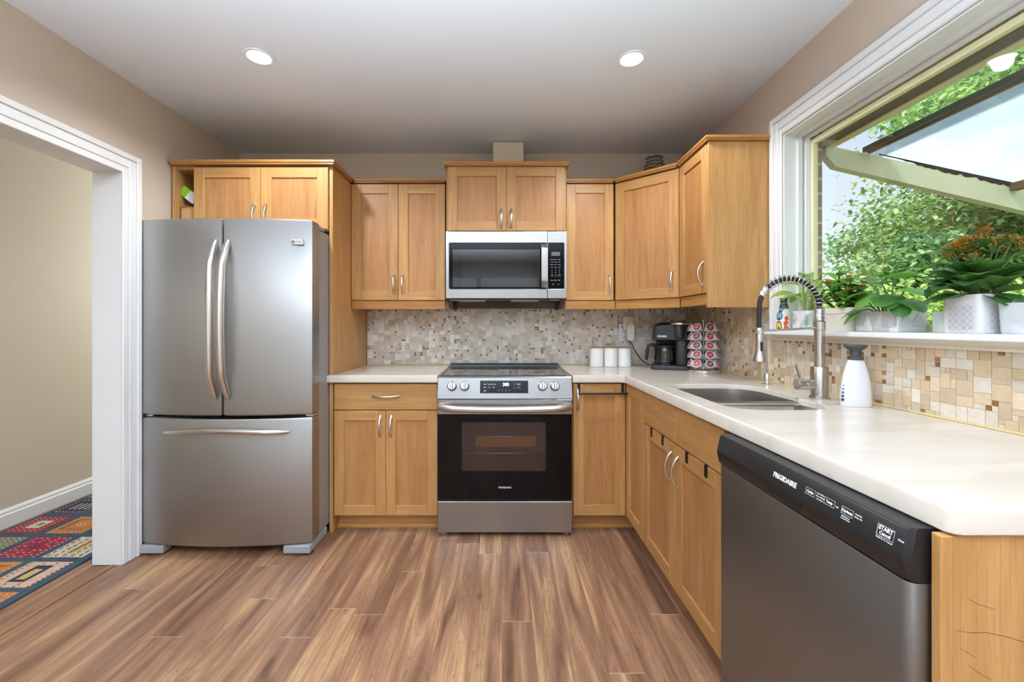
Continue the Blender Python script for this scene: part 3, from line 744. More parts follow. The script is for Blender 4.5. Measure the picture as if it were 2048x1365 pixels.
# ------------------------------------------------------------------ range
c = thing('range', 'stainless steel slide in electric range with black glass oven door', 'range', (.016, 2.72, 0))
X0, X1 = -.3635, .3955
M().box(X0+.003, X1-.003, 2.435, 3.03, .03, .885, bev=.002).build('body', fcase, c)
m = M(); m.prism([(2.398, .780), (2.428, .893), (2.434, .899), (2.46, .901), (2.46, .780)], 'x', X0, X1); pn = m.build('control_panel', steelp, c)
vP = Vector((0, .030, .113)).normalized(); nP = Vector((0, -.113, .030)).normalized()
TP = Matrix(((1, nP.x, vP.x, 0), (0, nP.y, vP.y, 2.398), (0, nP.z, vP.z, .780), (0, 0, 0, 1)))
def onP(x, z, out=0.0): k = (z-.78)/.113*.117; return Vector((x, 2.398, .78))+vP*k+nP*out
m = M(); m.box(-.124, .148, .0, .0012, .030, .101, 0, T=TP); dsp = m.build('display', blackg, pn)
clk = emis('clock_digits', (1, 1, 1, 1), 2.2)
text('303', .024, onP(.022, .856, .0013), (1, 0, 0), vP, clk, dsp, 'clock_digits', bold=.0006)
for s_, x, z in (('Bake', -.096, .857), ('Broil', -.072, .857), ('Convect', -.048, .857), ('Keep', -.096, .841), ('Air', -.072, .841), ('Self', -.048, .841), ('Slow', -.096, .822), ('START', .094, .857), ('OFF', .094, .841), ('^', .071, .855), ('v', .071, .842)):
    text(s_, .0085, onP(x, z, .0013), (1, 0, 0), vP, wprint if s_ != 'OFF' else gprint, dsp, 'lettering')
m = M()
for x in (-.018, .002, .022, .042):
    m.tube([onP(x+.004*math.cos(a*pi/6), .824+.004*math.sin(a*pi/6), .0015) for a in range(13)], .0006, 5, cap=False)
m.box(-.106, -.036, .0012, .0014, .087, .0876, T=TP); m.box(.064, .108, .0012, .0014, .087, .0876, T=TP); m.box(.064, .108, .0012, .0014, .055, .0556, T=TP)
m.build('icons', gprint, dsp)
for x in (-.283, -.212, .230, .2995):
    Tk = Matrix.Translation(onP(x, .847, 0)) @ Matrix(((1, 0, 0, 0), (0, vP.y, nP.y, 0), (0, vP.z, nP.z, 0), (0, 0, 0, 1)))
    m = M(); m.lathe([(.0275, .0), (.0275, .004), (.0245, .006), (.0235, .022), (.021, .0245), (.004, .025)], (0, 0, 0), 28, T=Tk)
    m.box(-.0065, .0065, -.0235, .0235, .024, .037, 0, .0025, T=Tk)
    kb = m.build('knob', steelr, c)
    text('o', .010, onP(x, .884, .0006), (1, 0, 0), vP, blackm, kb, 'mark')
m = M(); m.box(X0, X1, 2.437, 3.04, .885, .9005, bev=.003); m.build('cooktop_frame', steelr, c)
ct = M(); ct.box(X0+.022, X1-.022, 2.462, 2.985, .9008, .9035, bev=.001); ct = ct.build('cooktop_glass', plain('cooktop_glass', lin(46, 40, 36), .06, Specular_IOR_Level=1.0), c)
bring = plain('burner_ring_print', lin(110, 104, 98), .3)
for x, y, r in ((-.17, 2.62, .10), (.20, 2.62, .115), (-.17, 2.86, .075), (.20, 2.86, .075), (.02, 2.88, .05)):
    for rr in (r, r*.62) if r > .09 else (r,):
        m = M(); n = 48; vs = []
        for i in range(n):
            a = 2*pi*i/n; vs += [(x+rr*math.cos(a), y+rr*math.sin(a), .9038), (x+(rr-.003)*math.cos(a), y+(rr-.003)*math.sin(a), .9038)]
        m.add(vs, [(2*i, 2*((i+1) % n), 2*((i+1) % n)+1, 2*i+1) for i in range(n)]); m.build('burner_ring', bring, ct, fix=False)
M().prism([(2.985, .901), (2.99, .918), (3.0, .924), (3.045, .924), (3.045, .901)], 'x', X0+.003, X1-.003).build('rear_trim', blackm, c)
od = M(); od.box(X0, X1, 2.398, 2.432, .690, .776, bev=.003); od.box(X0, X1, 2.4155, 2.432, .212, .690, 0); od = od.build('oven_door', steelr, c)
wx0, wx1, wz0, wz1 = -.228, .248, .368, .648
g = M()
for a, b_, p, q in ((X0+.002, X1-.002, .212, wz0), (X0+.002, X1-.002, wz1, .689), (X0+.002, wx0, wz0, wz1), (wx1, X1-.002, wz0, wz1)):
    g.box(a, b_, 2.400, 2.4150, p, q)
og = g.build('door_glass', plain('oven_black_glass', lin(11, 10, 10), .05, Specular_IOR_Level=.22), od)
# real oven window: pane in front of a lit-through cavity with two racks
cav = M(); x0, x1, z0, z1, y0, y1 = wx0+.001, wx1-.001, wz0+.001, wz1-.001, 2.4035, 2.4150
M().box(wx0, wx1, 2.400, 2.4025, wz0, wz1).build('window_pane', ovenglass, od)
cav.box(wx0, wx1, 2.4130, 2.4150, wz0, wz1, 0)
cav.build('oven_cavity', plain('oven_enamel', lin(84, 72, 68), .5, noise=.3, nscale=12), od)
m = M(); m.tube([(wx0, 2.407, .470), (wx1, 2.407, .470)], .0016, 6); m.tube([(wx0+.07, 2.409, .565), (wx1-.06, 2.409, .565)], .0011, 6)
for i in range(12): m.box(wx0+.015+i*.04, wx0+.019+i*.04, 2.406, 2.408, .470, .4735)
m.build('oven_rack', nickel, od)
m = M(); m.box(-.15, .19, 2.411, 2.4129, .505, .565); m.build('oven_element_cover', plain('oven_rear_cover', lin(122, 98, 74), .6), od)
m = M(); k = 25
m.tube([(X0+.012+(X1-X0-.024)*i/(k-1), 2.392-.042*min(1, math.sin(pi*i/(k-1))*3)**.6-.008*math.sin(pi*i/(k-1)), .735-.006*math.sin(pi*i/(k-1))) for i in range(k)], .0205, 14, flat=1.0, up=(0, 0, 1)); m.build('handle', plain('brushed_handle', (.62, .60, .58, 1), .38, 1.0), od)
text('FRIGIDAIRE', .0135, (.016, 2.3995, .279), (1, 0, 0), (0, 0, 1), wprint, od, bold=.0003, space=1.05)
dw = M(); dw.box(X0, X1, 2.400, 2.435, .024, .200, bev=.003); dw.build('storage_drawer', steelr, c)
M().box(X0+.003, X1-.003, 2.42, 2.434, .2005, .2118).build('drawer_gap', blackm, c)
for x in (X0+.03, X1-.03):
    M().lathe([(.02, 0), (.02, .012), (.01, .014), (.01, .024)], (x, 2.45, .001), 16).build('leveling_foot', lgrey, c)

# ------------------------------------------------------------------ microwave
c = thing('microwave', 'stainless steel over the range microwave under the two door cabinet', 'microwave', (.026, 2.85, 1.361))
X0, X1, Z0, Z1 = -.3505, .4045, 1.361, 1.779
def mx(px): return (px-1004)*2.66/853
def mz(py): return 1.19+(652-py)*2.66/853
b_ = M(); cavx0, cavx1, cavz0, cavz1 = mx(905), mx(1080), mz(574), mz(499)
b_.box(X0+.003, X1-.003, 2.70, 3.055, Z0+.004, Z0+.03); b_.box(X0+.003, X1-.003, 2.70, 3.055, Z1-.03, Z1-.002); b_.box(X0+.003, X0+.02, 2.70, 3.055, Z0+.03, Z1-.03); b_.box(cavx1+.01, X1-.003, 2.70, 3.055, Z0+.03, Z1-.03); b_.box(X0+.02, cavx1+.01, 3.02, 3.055, Z0+.03, Z1-.03)
b_.build('case', fcase, c)
# cavity: shallow tapered liner
cv = M(); lo = lambda x0, x1, z0, z1, y: [(x0, y, z0), (x1, y, z0), (x1, y, z1), (x0, y, z1)]
cv.loft([lo(cavx0, cavx1, cavz0, cavz1, 2.684), lo(cavx0+.025, cavx1-.03, cavz0+.012, cavz1-.028, 2.90), lo(cavx0+.03, cavx1-.035, cavz0+.015, cavz1-.033, 2.905)], 0, False, (False, True))
cv.build('cavity', plain('microwave_enamel', lin(190, 190, 188), .5), c)
SX = mx(1095)
def frame(m, x0, x1, z0, z1, hx0, hx1, hz0, hz1, y0, y1):
    m.slab([(x0, z0), (x1, z0), (x1, z1), (x0, z1)], [rounded([(hx0, hz0), (hx1, hz0), (hx1, hz1), (hx0, hz1)], .006)] if hx0 is not None else [], -y1, -y0, .002)
TM = Matrix(((1, 0, 0, 0), (0, 0, -1, 0), (0, 1, 0, 0), (0, 0, 0, 1)))
def lay(m, outer, holes, y0, y1, mi=0, r=.002):
    n0 = len(m.v); m.slab(outer, holes, -y1, -y0, r, mi, rb=.0005)
    for i in range(n0, len(m.v)): x, y, z = m.v[i]; m.v[i] = (x, -z, y)
gx0, gx1, gz0, gz1 = mx(898), mx(1128.5), mz(578.5), mz(486)
rect = lambda a, b, p, q: [(a, p), (b, p), (b, q), (a, q)]
m = M(); lay(m, rect(X0, SX-.0008, Z0, Z1), [rounded(rect(gx0, SX-.0042, gz0, gz1), [.008, .001, .001, .008])], 2.660, 2.690)
dr_ = m.build('door', steelr, c)
m = M(); lay(m, rounded(rect(gx0+.0006, SX-.0046, gz0+.0006, gz1-.0006), [.008, .001, .001, .008]), [rect(cavx0, cavx1, cavz0, cavz1)], 2.6615, 2.683, r=.0006)
m.build('door_glass_border', blackg, dr_)
M().box(cavx0, cavx1, 2.6625, 2.6655, cavz0, cavz1).build('window_pane', mwglass, dr_)
m = M(); k = 17; hx = mx(1088)
for i in range(k-1):
    t0, t1 = i/(k-1), (i+1)/(k-1); f = lambda t: 2.655-.030*min(1, math.sin(pi*t)*2.5)**.7
    za, zb = mz(577)+(mz(488.5)-mz(577))*t0, mz(577)+(mz(488.5)-mz(577))*t1
    m.add([(hx-.0185, f(t0), za), (hx+.0185, f(t0), za), (hx+.0185, f(t1), zb), (hx-.0185, f(t1), zb), (hx-.0185, f(t0)+.007, za), (hx+.0185, f(t0)+.007, za), (hx+.0185, f(t1)+.007, zb), (hx-.0185, f(t1)+.007, zb)],
          [(0, 1, 2, 3), (4, 7, 6, 5), (0, 3, 7, 4), (1, 5, 6, 2)]+([(0, 4, 5, 1)] if i == 0 else [])+([(3, 2, 6, 7)] if i == k-2 else []), 0, True)
m.build('handle', steelr, dr_)
text('Whirlpool', .0165, (mx(1012), 2.6597, mz(473)), (1, 0, 0), (0, 0, 1), wprint, dr_, bold=.0003)
m = M(); m.tube([(mx(1012)+.022*math.cos(pi*(1.05+.95*i/14)), 2.6592, mz(473.3)+.0085*math.sin(pi*(1.05+.95*i/14))) for i in range(15)], .0008, 5); m.build('emblem', wprint, dr_)
m = M(); lay(m, rect(SX+.0008, X1, Z0, Z1), [rounded(rect(SX+.003, gx1, gz0, gz1), [.001, .008, .008, .001])], 2.660, 2.690)
kp = m.build('control_side', steelr, c)
m = M(); lay(m, rounded(rect(SX+.0035, gx1-.0006, gz0+.0006, gz1-.0006), [.001, .008, .008, .001]), [], 2.6615, 2.683, r=.0006)
kq = m.build('keypad', blackg, kp)
M().box(mx(1103), mx(1120), 2.6607, 2.6615, mz(512), mz(504)).build('display', plain('display_green', lin(84, 98, 84), .3), kq)
ky = lambda s_, px, py, sz=.007: text(s_, sz, (mx(px), 2.6612, mz(py)), (1, 0, 0), (0, 0, 1), wprint, kq, 'lettering')
ky(':', 1111.5, 508, .012)
for r_, ws_ in enumerate((('Popcorn', 'Potato', 'Pizza'), ('Cook', 'Reheat', 'Soften'), ('Defrost', 'Timer', 'Power'))):
    for q, s_ in enumerate(ws_): ky(s_, 1104+7.4*q, 519.5+5*r_, .0062)
for q, s_ in enumerate('123456789'): ky(s_, 1104+7.4*(q % 3), 537+4.2*(q//3), .0085)
ky('0', 1111.4, 549.6, .0085); ky('Add', 1104, 549.6, .006); ky('Clock', 1118.8, 549.6, .006)
for q, s_ in enumerate(('Cancel', 'START', '+30s')): ky(s_, 1104+7.4*q, 561, .0068)
ky('Light', 1106, 569, .006); ky('Fan', 1117, 569, .006)
m = M(); m.box(mx(1100.5), mx(1122.5), 2.6608, 2.6614, mz(534.6), mz(534.2)); m.box(mx(1100.5), mx(1122.5), 2.6608, 2.6614, mz(552.9), mz(552.5)); m.build('divider_lines', gprint, kq)
dgm = plain('charcoal_vent', lin(52, 50, 48), .5); ventm = plain('dark_bronze_metal', lin(92, 82, 70), .45, .4)
m = M(); m.box(X0+.006, X1-.006, 2.675, 3.05, 1.355, 1.3608); m.build('underside', dgm, c)
m = M(); m.prism([(2.98, 1.354), (3.0, 1.32), (3.05, 1.312), (3.05, 1.354)], 'x', X0+.03, X1-.03); m.box(X0+.03, X1-.03, 2.990, 3.0, 1.336, 1.342, 0); m.build('rear_vent_rail', ventm, c)
for a in (X0+.004, X1-.028): M().prism([(2.74, 1.354), (2.80, 1.303), (3.05, 1.300), (3.05, 1.354)], 'x', a, a+.024).build('mounting_bracket', ventm, c)
for x in (-.2, .15):
    m = M(); m.box(x-.09, x+.09, 2.76, 2.96, 1.3515, 1.3548); m.build('grease_filter', nickel, c)
for x in (-.30, .34):
    M().box(x-.03, x+.03, 2.72, 2.76, 1.3518, 1.3548).build('lamp_cover', whitepl, c)

# ------------------------------------------------------------------ dishwasher
c = thing('dishwasher', 'stainless steel dishwasher with black control strip under the counter', 'dishwasher', (.95, .98, 0))
DX, DY = .652, 1.280
TD = Tr(DX, DY, 0)
W_ = .598
M().box(.699, 1.29, .685, 1.28, .10, .858).build('tub', rubber, c)
m = M(); m.T = TD; pl = rounded([(0, -.046), (W_, -.046), (W_, 0), (0, 0)], [0, 0, .016, .016], 5)
m.slab(pl, [], .105, .777, .002); dd = m.build('door', steeldw, c)
m = M(); m.T = TD; prof = [(-.046, .778), (-.002, .778), (.006, .785), (.0125, .815), (.0115, .820), (.003, .861), (-.002, .8655), (-.046, .8655)]
loops = [[(x, p[0]*k+(-.046)*(1-k), p[1]) for p in prof] for x, k in ((.0, .75), (.010, 1.0), (W_-.014, 1.0), (W_-.004, .92), (W_, .72))]
m.loft(loops, 0, True); fp = m.build('control_strip', blackm, c)
pk = M(); pk.T = TD
pts = [(.235+.008*0, 0)]
A = [(.236, .812), (.250, .790), (.356, .790), (.370, .812)]
out_at = lambda z: .006+(.0125-.006)*(z-.785)/.03
pk.loft([[(x, out_at(z)+.0016, z) for x, z in rounded(A, .006, 4)], [(x, out_at(z)-.002, z) for x, z in rounded(A, .006, 4)]][::-1], 0, False)
pk.build('pocket_grip_shade', darkm, fp)  # proud dark plate, its colour stands in for shade inside a grip recess
vD = Vector((.0085, 0, .041)).normalized()
def onD(y, z): return Vector((DX-(.0115-.0085*(z-.820)/.041)-.0004, y, z))
uD = (0, -1, 0)
text('FRIGIDAIRE', .0155, onD(.972, .8385), uD, vD, wprint, fp, bold=.0006)
for s_, y, z, w_ in (('Cycles', .892, .842, .026), ('Temp', .840, .842, .026), ('Options', .7965, .842, .026)):
    text(s_, .0078, onD(y, z), uD, vD, wprint, fp, bold=.0002, sx=.92)
    m = M(); o = onD(y, z)
    pp = [o+Vector(uD)*a+vD*b for a, b in ((-w_/2, -.0065), (w_/2, -.0065), (w_/2, .0065), (-w_/2, .0065), (-w_/2, -.0065))]
    m.tube(pp, .00035, 4); m.build('button_outline', wprint, fp)
for s_, y, z in (('Heavy Wash', .8645, .8475), ('Normal Wash', .8640, .8420), ('1 Hr Wash', .8650, .8365), ('High', .820, .841), ('Heat Dry', .7715, .8460), ('Delay 4 Hr', .7710, .8410), ('Hold 3s For', .7975, .8315), ('Control Lock', .7975, .8275)):
    text(s_, .0038, onD(y, z), uD, vD, wprint, fp)
text('START', .0098, onD(.717, .846), uD, vD, wprint, fp, bold=.0003, sx=.92); text('Cancel', .0082, onD(.717, .838), uD, vD, wprint, fp, bold=.0002, sx=.92)
m = M(); o = onD(.717, .842); pp = [o+Vector(uD)*a+vD*b for a, b in ((-.0155, -.0095), (.0155, -.0095), (.0155, .0095), (-.0155, .0095), (-.0155, -.0095))]
m.tube(pp, .0004, 4); m.build('button_outline', wprint, fp)
text('Hold 3s To Cancel', .0040, onD(.717, .8295), uD, vD, wprint, fp); text('Clean', .0046, onD(.689, .842), uD, vD, wprint, fp)
M().box(.72, .74, .69, 1.27, .001, .099).build('toe_kick', blackm, c)

# ------------------------------------------------------------------ faucet
c = thing('kitchen_faucet', 'brushed nickel spring neck pull down faucet behind the sink', 'faucet', (1.226, 1.647, CZ1))
fx_, fy_, z0 = 1.226, 1.647, CZ1+.0005
M().lathe([(.034, 0), (.034, .005), (.0295, .010), (.0290, .118), (.0275, .121)], (fx_, fy_, z0), 28).build('base', faucetm, c)
M().lathe([(.0175, .121), (.0175, .262), (.0200, .264), (.0200, .295), (.0165, .298)], (fx_, fy_, z0), 24).build('riser', faucetm, c)
m = M(); Th = Matrix.Translation((fx_-.027, fy_, z0+.052)) @ Matrix.Rotation(-pi/2, 4, 'Y')
m.lathe([(.019, 0), (.019, .030), (.0185, .031), (.0185, .033), (.0205, .034), (.0205, .060), (.018, .062)], (0, 0, 0), 22, T=Th)
m.tube([(fx_-.072, fy_, z0+.068), (fx_-.079, fy_-.002, z0+.09), (fx_-.094, fy_-.004, z0+.128)], [.0055, .005, .0042], 10); m.build('lever', faucetm, c)
# hose path: up from riser, arch, down to spray head
path = [(fx_, fy_, z0+.298)]
ax, az, ra, rb = fx_-.116, 1.262, .116, .112
path = [(fx_, fy_, z) for z in (1.205, 1.225, 1.245)]
for i in range(0, 25):
    a = pi*i/24; path.append((ax+ra*math.cos(a), fy_, az+rb*math.sin(a)*.98))
xs = ax-ra
path += [(xs-.001, fy_, 1.245), (xs-.002, fy_, 1.22), (xs-.001, fy_, 1.19), (xs, fy_, 1.165)]
M().tube(path, .0085, 12).build('hose', rubber, c)
# spring coil: tight on the riser, open along the arch
P = [Vector(p) for p in path]; cum = [0]
for a_, b__ in zip(P, P[1:]): cum.append(cum[-1]+(b__-a_).length)
def at(s_):
    for i in range(len(P)-1):
        if s_ <= cum[i+1] or i == len(P)-2:
            f = (s_-cum[i])/(cum[i+1]-cum[i]); t_ = (P[i+1]-P[i]).normalized(); return P[i].lerp(P[i+1], f), t_
coil = []; ang = 0; s_ = 0; Lc = cum[3]+.345-.02
m = M(); zt = []
for i in range(9*16+1): zt.append((fx_+.0150*math.cos(2*pi*i/16), fy_+.0150*math.sin(2*pi*i/16), z0+.300+.0050*i/16))
while s_ < .345:
    p, t_ = at(s_); nrm = Vector((0, 1, 0)); bn = t_.cross(nrm)
    coil.append(p+(bn*math.cos(ang)+nrm*math.sin(ang))*.0150); ang += 2*pi/14; s_ += (.0165 if s_ > .02 else .008)/14
m.tube(zt, .0022, 6); m.tube(coil, .0018, 6); m.build('spring', nickel, c)
p, t_ = at(.352); q_ = Vector((0, 0, 1)).rotation_difference(t_).to_matrix().to_4x4()
M().lathe([(.0125, -.018), (.0135, -.016), (.0135, -.002), (.0125, 0), (.0135, .002), (.0135, .016), (.0125, .018)], (0, 0, 0), 20, T=Matrix.Translation(p) @ q_).build('hose_collar', nickel, c)
sh = M().lathe([(.0105, .132), (.0125, .128), (.0130, .070), (.0135, .050), (.0160, .030), (.0215, .014), (.0225, .002), (.0200, 0)], (xs, fy_, 1.050), 24).build('spray_head', faucetm, c)
M().box(xs-.0045, xs+.0045, fy_-.0165, fy_-.011, 1.093, 1.128, bev=.002).build('spray_button', blackm, sh)
m = M(); m.tube([(fx_-.016, fy_, 1.182), (xs+.012, fy_, 1.170)], .0042, 10); m.lathe([(.0150, -.008), (.0165, -.007), (.0165, .007), (.0150, .008)], (xs, fy_, 1.166), 18); m.build('holder_arm', nickel, c)

c = thing('filter_tap', 'slim chrome gooseneck water tap by the far end of the sink', 'tap', (1.262, 2.03, CZ1))
tx, ty = 1.262, 2.03
M().lathe([(.022, 0), (.022, .003), (.0165, .006), (.0155, .03), (.011, .05), (.0065, .055)], (tx, ty, z0), 22).build('base', chrome, c)
pts = [(tx, ty, z0+.05), (tx-.001, ty, z0+.11), (tx-.006, ty-.001, z0+.165), (tx-.012, ty-.002, z0+.20)]
for i in range(9):
    a = pi*i/8; pts.append((tx-.028+.016*math.cos(a), ty-.002, z0+.215+.016*math.sin(a)))
pts += [(tx-.044, ty-.002, z0+.205)]
M().tube(pts, .0045, 10).build('spout', faucetm, c)

c = thing('soap_dispenser', 'white teardrop soap dispenser with grey pump beside the faucet', 'soap dispenser', (1.238, 1.493, CZ1))
bt = M().lathe([(.050, 0), (.0515, .006), (.050, .05), (.044, .095), (.036, .128), (.028, .152), (.0245, .160)], (1.238, 1.493, z0), 32, sq=.62).build('bottle', whitepl, c)
dgrey = plain('dark_grey_plastic', lin(70, 72, 74), .45)
M().lathe([(.0245, .1605), (.0245, .172), (.018, .175), (.016, .186), (.020, .194), (.033, .203), (.036, .209), (.034, .2125), (.01, .2145)], (1.238, 1.493, z0), 28, sq=.8).build('pump', dgrey, c)
for i, r_ in enumerate((.0052, .0043, .0034, .0025, .0017)):
    zz = .022+i*.0125; a = -2.95; rr = (.0513, .0508, .0502, .0489, .0472)[i]
    Tt = Matrix.Translation((1.238+rr*math.cos(a), 1.493+rr*.62*math.sin(a), z0+zz)) @ Vector((0, 0, 1)).rotation_difference(Vector((math.cos(a)*.62, math.sin(a), 0)).normalized()).to_matrix().to_4x4()
    M().lathe([(r_, -.001), (r_, .0008), (r_*.3, .001)], (0, 0, 0), 14, T=Tt).build('level_dot', dgrey, bt)

# ------------------------------------------------------------------ canisters, outlet, coffee
lidm = oak('bamboo_lid', lin(190, 142, 98), lin(168, 118, 78), True)
for i, x in enumerate((.648, .7435, .839)):
    c = thing('canister', ('leftmost', 'middle', 'rightmost')[i]+' of three white ceramic canisters with thin wooden lids', 'canister', (x, 2.925, CZ1), 'white canisters by the outlet')
    M().lathe([(.043, .0005), (.0462, .004), (.0465, .1265), (.0440, .1275)], (x, 2.925, CZ1), 32).build('jar', ceramic, c)
    M().lathe([(.0440, .1278), (.0465, .1285), (.0465, .1315), (.044, .133), (.01, .1335)], (x, 2.925, CZ1), 32).build('lid', lidm, c)

c = thing('wall_outlet', 'white wall outlet with charging ports on the mosaic backsplash', 'outlet', (.87, 3.058, 1.14))
m = M(); m.box(.836, .912, 3.0525, 3.0594, 1.075, 1.204, bev=.004, seg=2); pt = m.build('cover_plate', whitepl, c)
m = M(); m.box(.846, .902, 3.0508, 3.0526, 1.084, 1.195, bev=.001); m.build('receptacle', whitepl, pt)
m = M()
for x in (.859, .868): m.box(x-.0025, x+.0025, 3.0503, 3.0510, 1.176, 1.187)
for zc in (1.145, 1.110):
    for x in (.866, .879): m.box(x-.0012, x+.0012, 3.0503, 3.0510, zc, zc+.008)
    m.lathe([(.0025, 0), (.0025, .001)], (0, 0, 0), 8, T=Matrix.Translation((.8725, 3.0503, zc-.006)) @ Matrix.Rotation(-pi/2, 4, 'X'))
m.build('slots', darkm, pt)
c = thing('plug_in_adapter', 'cream and white plug in adapter standing off the wall outlet', 'plug adapter', (.905, 3.03, 1.19))
m = M(); m.box(.858, .940, 3.010, 3.050, 1.155, 1.262, bev=.014, seg=3); m.build('cream_body', plain('warm_cream_plastic', lin(224, 206, 180), .45), c)
m = M(); pl = [(.0, 0)]
m.loft([[(.9005+.025*sx*(1 if abs(sx) < 9 else 1), y, 1.150+zc) for sx, zc in [(math.cos(a*pi/12), (.030 if math.sin(a*pi/12) >= 0 else -.042)+.025*math.sin(a*pi/12)) for a in range(24)]] for y in (3.0095, 2.985, 2.981)], 0, True)
m.build('white_body', creampl, c)
cm = thing('coffee_maker', 'black pod coffee maker standing in the counter corner', 'coffee maker', (1.114, 2.82, CZ1))
kb = plain('coffee_maker_black', lin(38, 38, 40), .42, noise=.15, nscale=90)
kx0, kx1, ky0, ky1 = 1.114-.112, 1.114+.112, 2.82-.125, 2.82+.125
ROT = -.375
RK = Matrix.Translation((1.114, 2.82, 0)) @ Matrix.Rotation(ROT, 4, 'Z') @ Matrix.Translation((-1.114, -2.82, 0))
def rr(x0, x1, y0, y1, r): return rounded([(x0, y0), (x1, y0), (x1, y1), (x0, y1)], r, 5)
m = M(); m.slab(rr(kx0-.006, kx1+.004, ky0-.015, ky1, .022), [], CZ1+.001, CZ1+.028, .008); m.slab(rr(kx0+.01, kx0+.140, ky0+.0, ky0+.14, .05), [], CZ1+.028, CZ1+.033, .003); m.build('base', kb, cm)
m = M(); m.slab(rr(kx0+.140, kx1, ky0+.02, ky1-.002, .03), [], CZ1+.0282, CZ1+.19, .002); m.slab(rr(kx0+.02, kx0+.145, ky0+.16, ky1-.002, .02), [], CZ1+.0282, CZ1+.19, .002); m.build('tower', kb, cm)
m = M()
lp = rr(kx0+.004, kx1, ky0, ky1-.004, .03)
up_ = [[(x, y, CZ1+.1905) for x, y in lp], [(x, y, CZ1+.255) for x, y in lp], [(x+.0, y, CZ1+.272+.022*min(1, (x-kx0)/.11)) for x, y in offset_in(lp, .002)], [(x, y, CZ1+.284+.020*min(1, max(0, (x-kx0)/.11))) for x, y in offset_in(lp, .018)], [(x, y, CZ1+.290+.018*min(1, max(0, (x-kx0)/.11))) for x, y in offset_in(lp, .05)]]
m.loft(up_, 0, True); hd = m.build('head', kb, cm)
text('KEURIG', .0165, (kx0+.062, ky0-.0004, CZ1+.212), (1, 0, 0), (0, 0, 1), wprint, hd, bold=.0006)
M().box(kx0+.085, kx0+.11, ky0-.0012, ky0+.002, CZ1+.248, CZ1+.252).build('seam_slot', darkm, hd)
M().lathe([(.050, .196), (.0545, .20), (.057, .282), (.055, .286)], (kx0+.165, ky0+.046, CZ1), 28, sq=1.0).build('pod_holder', blackm, cm)
M().lathe([(.0562, .2862), (.0640, .2875), (.0640, .298), (.060, .301), (.02, .304)], (kx0+.165, ky0+.046, CZ1), 32).build('silver_lid_ring', nickel, cm)
# cord
cd = M(); cd.T = RK.inverted(); pts = []
for t_ in [i/20 for i in range(21)]:
    a0, a1, a2, a3 = Vector((.898, 3.008, 1.098)), Vector((.925, 2.985, 1.02)), Vector((.945, 2.95, .95)), Vector((1.0, 2.89, .925))
    pts.append(a0*(1-t_)**3+3*a1*t_*(1-t_)**2+3*a2*t_**2*(1-t_)+a3*t_**3)
cd.tube(pts, .0042, 8); cd.box(.886, .908, 2.995, 3.035, 1.088, 1.109, bev=.004); cd.build('power_cord', blackm, cm)
cm.rotation_euler = (0, 0, ROT)
c = thing('coffee_carafe', 'glass coffee carafe with black handle on the coffee maker base', 'carafe', (kx0+.078, ky0+.072, CZ1+.034))
qx, qy, qz = kx0+.078, ky0+.072, CZ1+.0335
M().lathe([(.058, 0), (.064, .004), (.067, .03), (.066, .075), (.060, .100)], (qx, qy, qz), 32).build('glass_jug', carafeglass, c)
m = M(); m.lathe([(.0605, .1005), (.063, .103), (.063, .118), (.05, .124), (.03, .130), (.01, .131)], (qx, qy, qz), 32); m.build('lid', blackm, c)
M().lathe([(.0605, .052), (.0612, .053), (.0612, .056), (.0605, .057)], (qx, qy, qz), 32).build('band', nickel, c) if 0 else None
m = M(); m.tube([(qx-.05, qy-.006, qz+.112), (qx-.075, qy-.012, qz+.122), (qx-.098, qy-.018, qz+.118), (qx-.106, qy-.02, qz+.095), (qx-.112, qy-.02, qz+.045), (qx-.117, qy-.02, qz+.020)], [.011, .011, .011, .011, .010, .009], 10, flat=1.2, up=(0, 1, 0))
m.box(qx-.066, qx-.056, qy-.012, qy+.0, qz+.045, qz+.11, bev=.003); m.build('handle', blackm, c)

c.location = RK @ Vector(c.location); c.rotation_euler = (0, 0, ROT)
# carousel and pods
ca = thing('pod_carousel', 'chrome spinning coffee pod carousel stand beside the coffee maker', 'pod holder', (1.213, 2.570, CZ1))
gx, gy = 1.213, 2.570
M().lathe([(.086, .0005), (.089, .004), (.089, .016), (.085, .020), (.081, .0205), (.080, .016), (.01, .0165)], (gx, gy, CZ1), 40).build('base', chrome, ca)
m = M(); m.tube([(gx, gy, CZ1+.017), (gx, gy, CZ1+.305)], .0028, 10); m.build('post', chrome, ca)
M().ball((gx, gy, CZ1+.312), .0075, n=14, m=9).build('knob', chrome, ca)
face = math.atan2(-gy, -gx)                    # towards the camera
wires = M(); hm = plain('pod_foil_red', lin(176, 52, 60), .3); hm2 = plain('pod_foil_maroon', lin(128, 50, 56), .3)
podw = plain('pod_white_plastic', lin(226, 226, 230), .35); podp = plain('pod_print_pale', lin(226, 180, 180), .4)
proto = None; tiers = ('top', 'second', 'middle', 'fourth', 'bottom')
cols = ((-1, 'outer left'), (0, 'inner left'), (1, 'inner right'), (2, 'outer right'))
def make_pod(loc, rot, lidmat):
    r = thing('coffee_pod', '', 'coffee pod', loc)
    m = M(); m.lathe([(.0175, -.040), (.0180, -.038), (.0215, -.004), (.0250, -.003), (.0255, -.001), (.0250, .0)], (0, 0, 0), 20); cup = m.build('cup', podw); cup.parent = r
    m = M(); m.lathe([(.0205, .0001), (.0205, .0006), (.002, .0008)], (0, 0, 0), 20, 0)
    for k in range(3): m.box(-.013+k*.002, .013-k*.002, .004-.0065*k, .007-.0065*k, .0006, .0011, 1)
    l_ = m.build('foil_lid', [lidmat, podp]); l_.parent = r
    r.rotation_euler = rot; return r
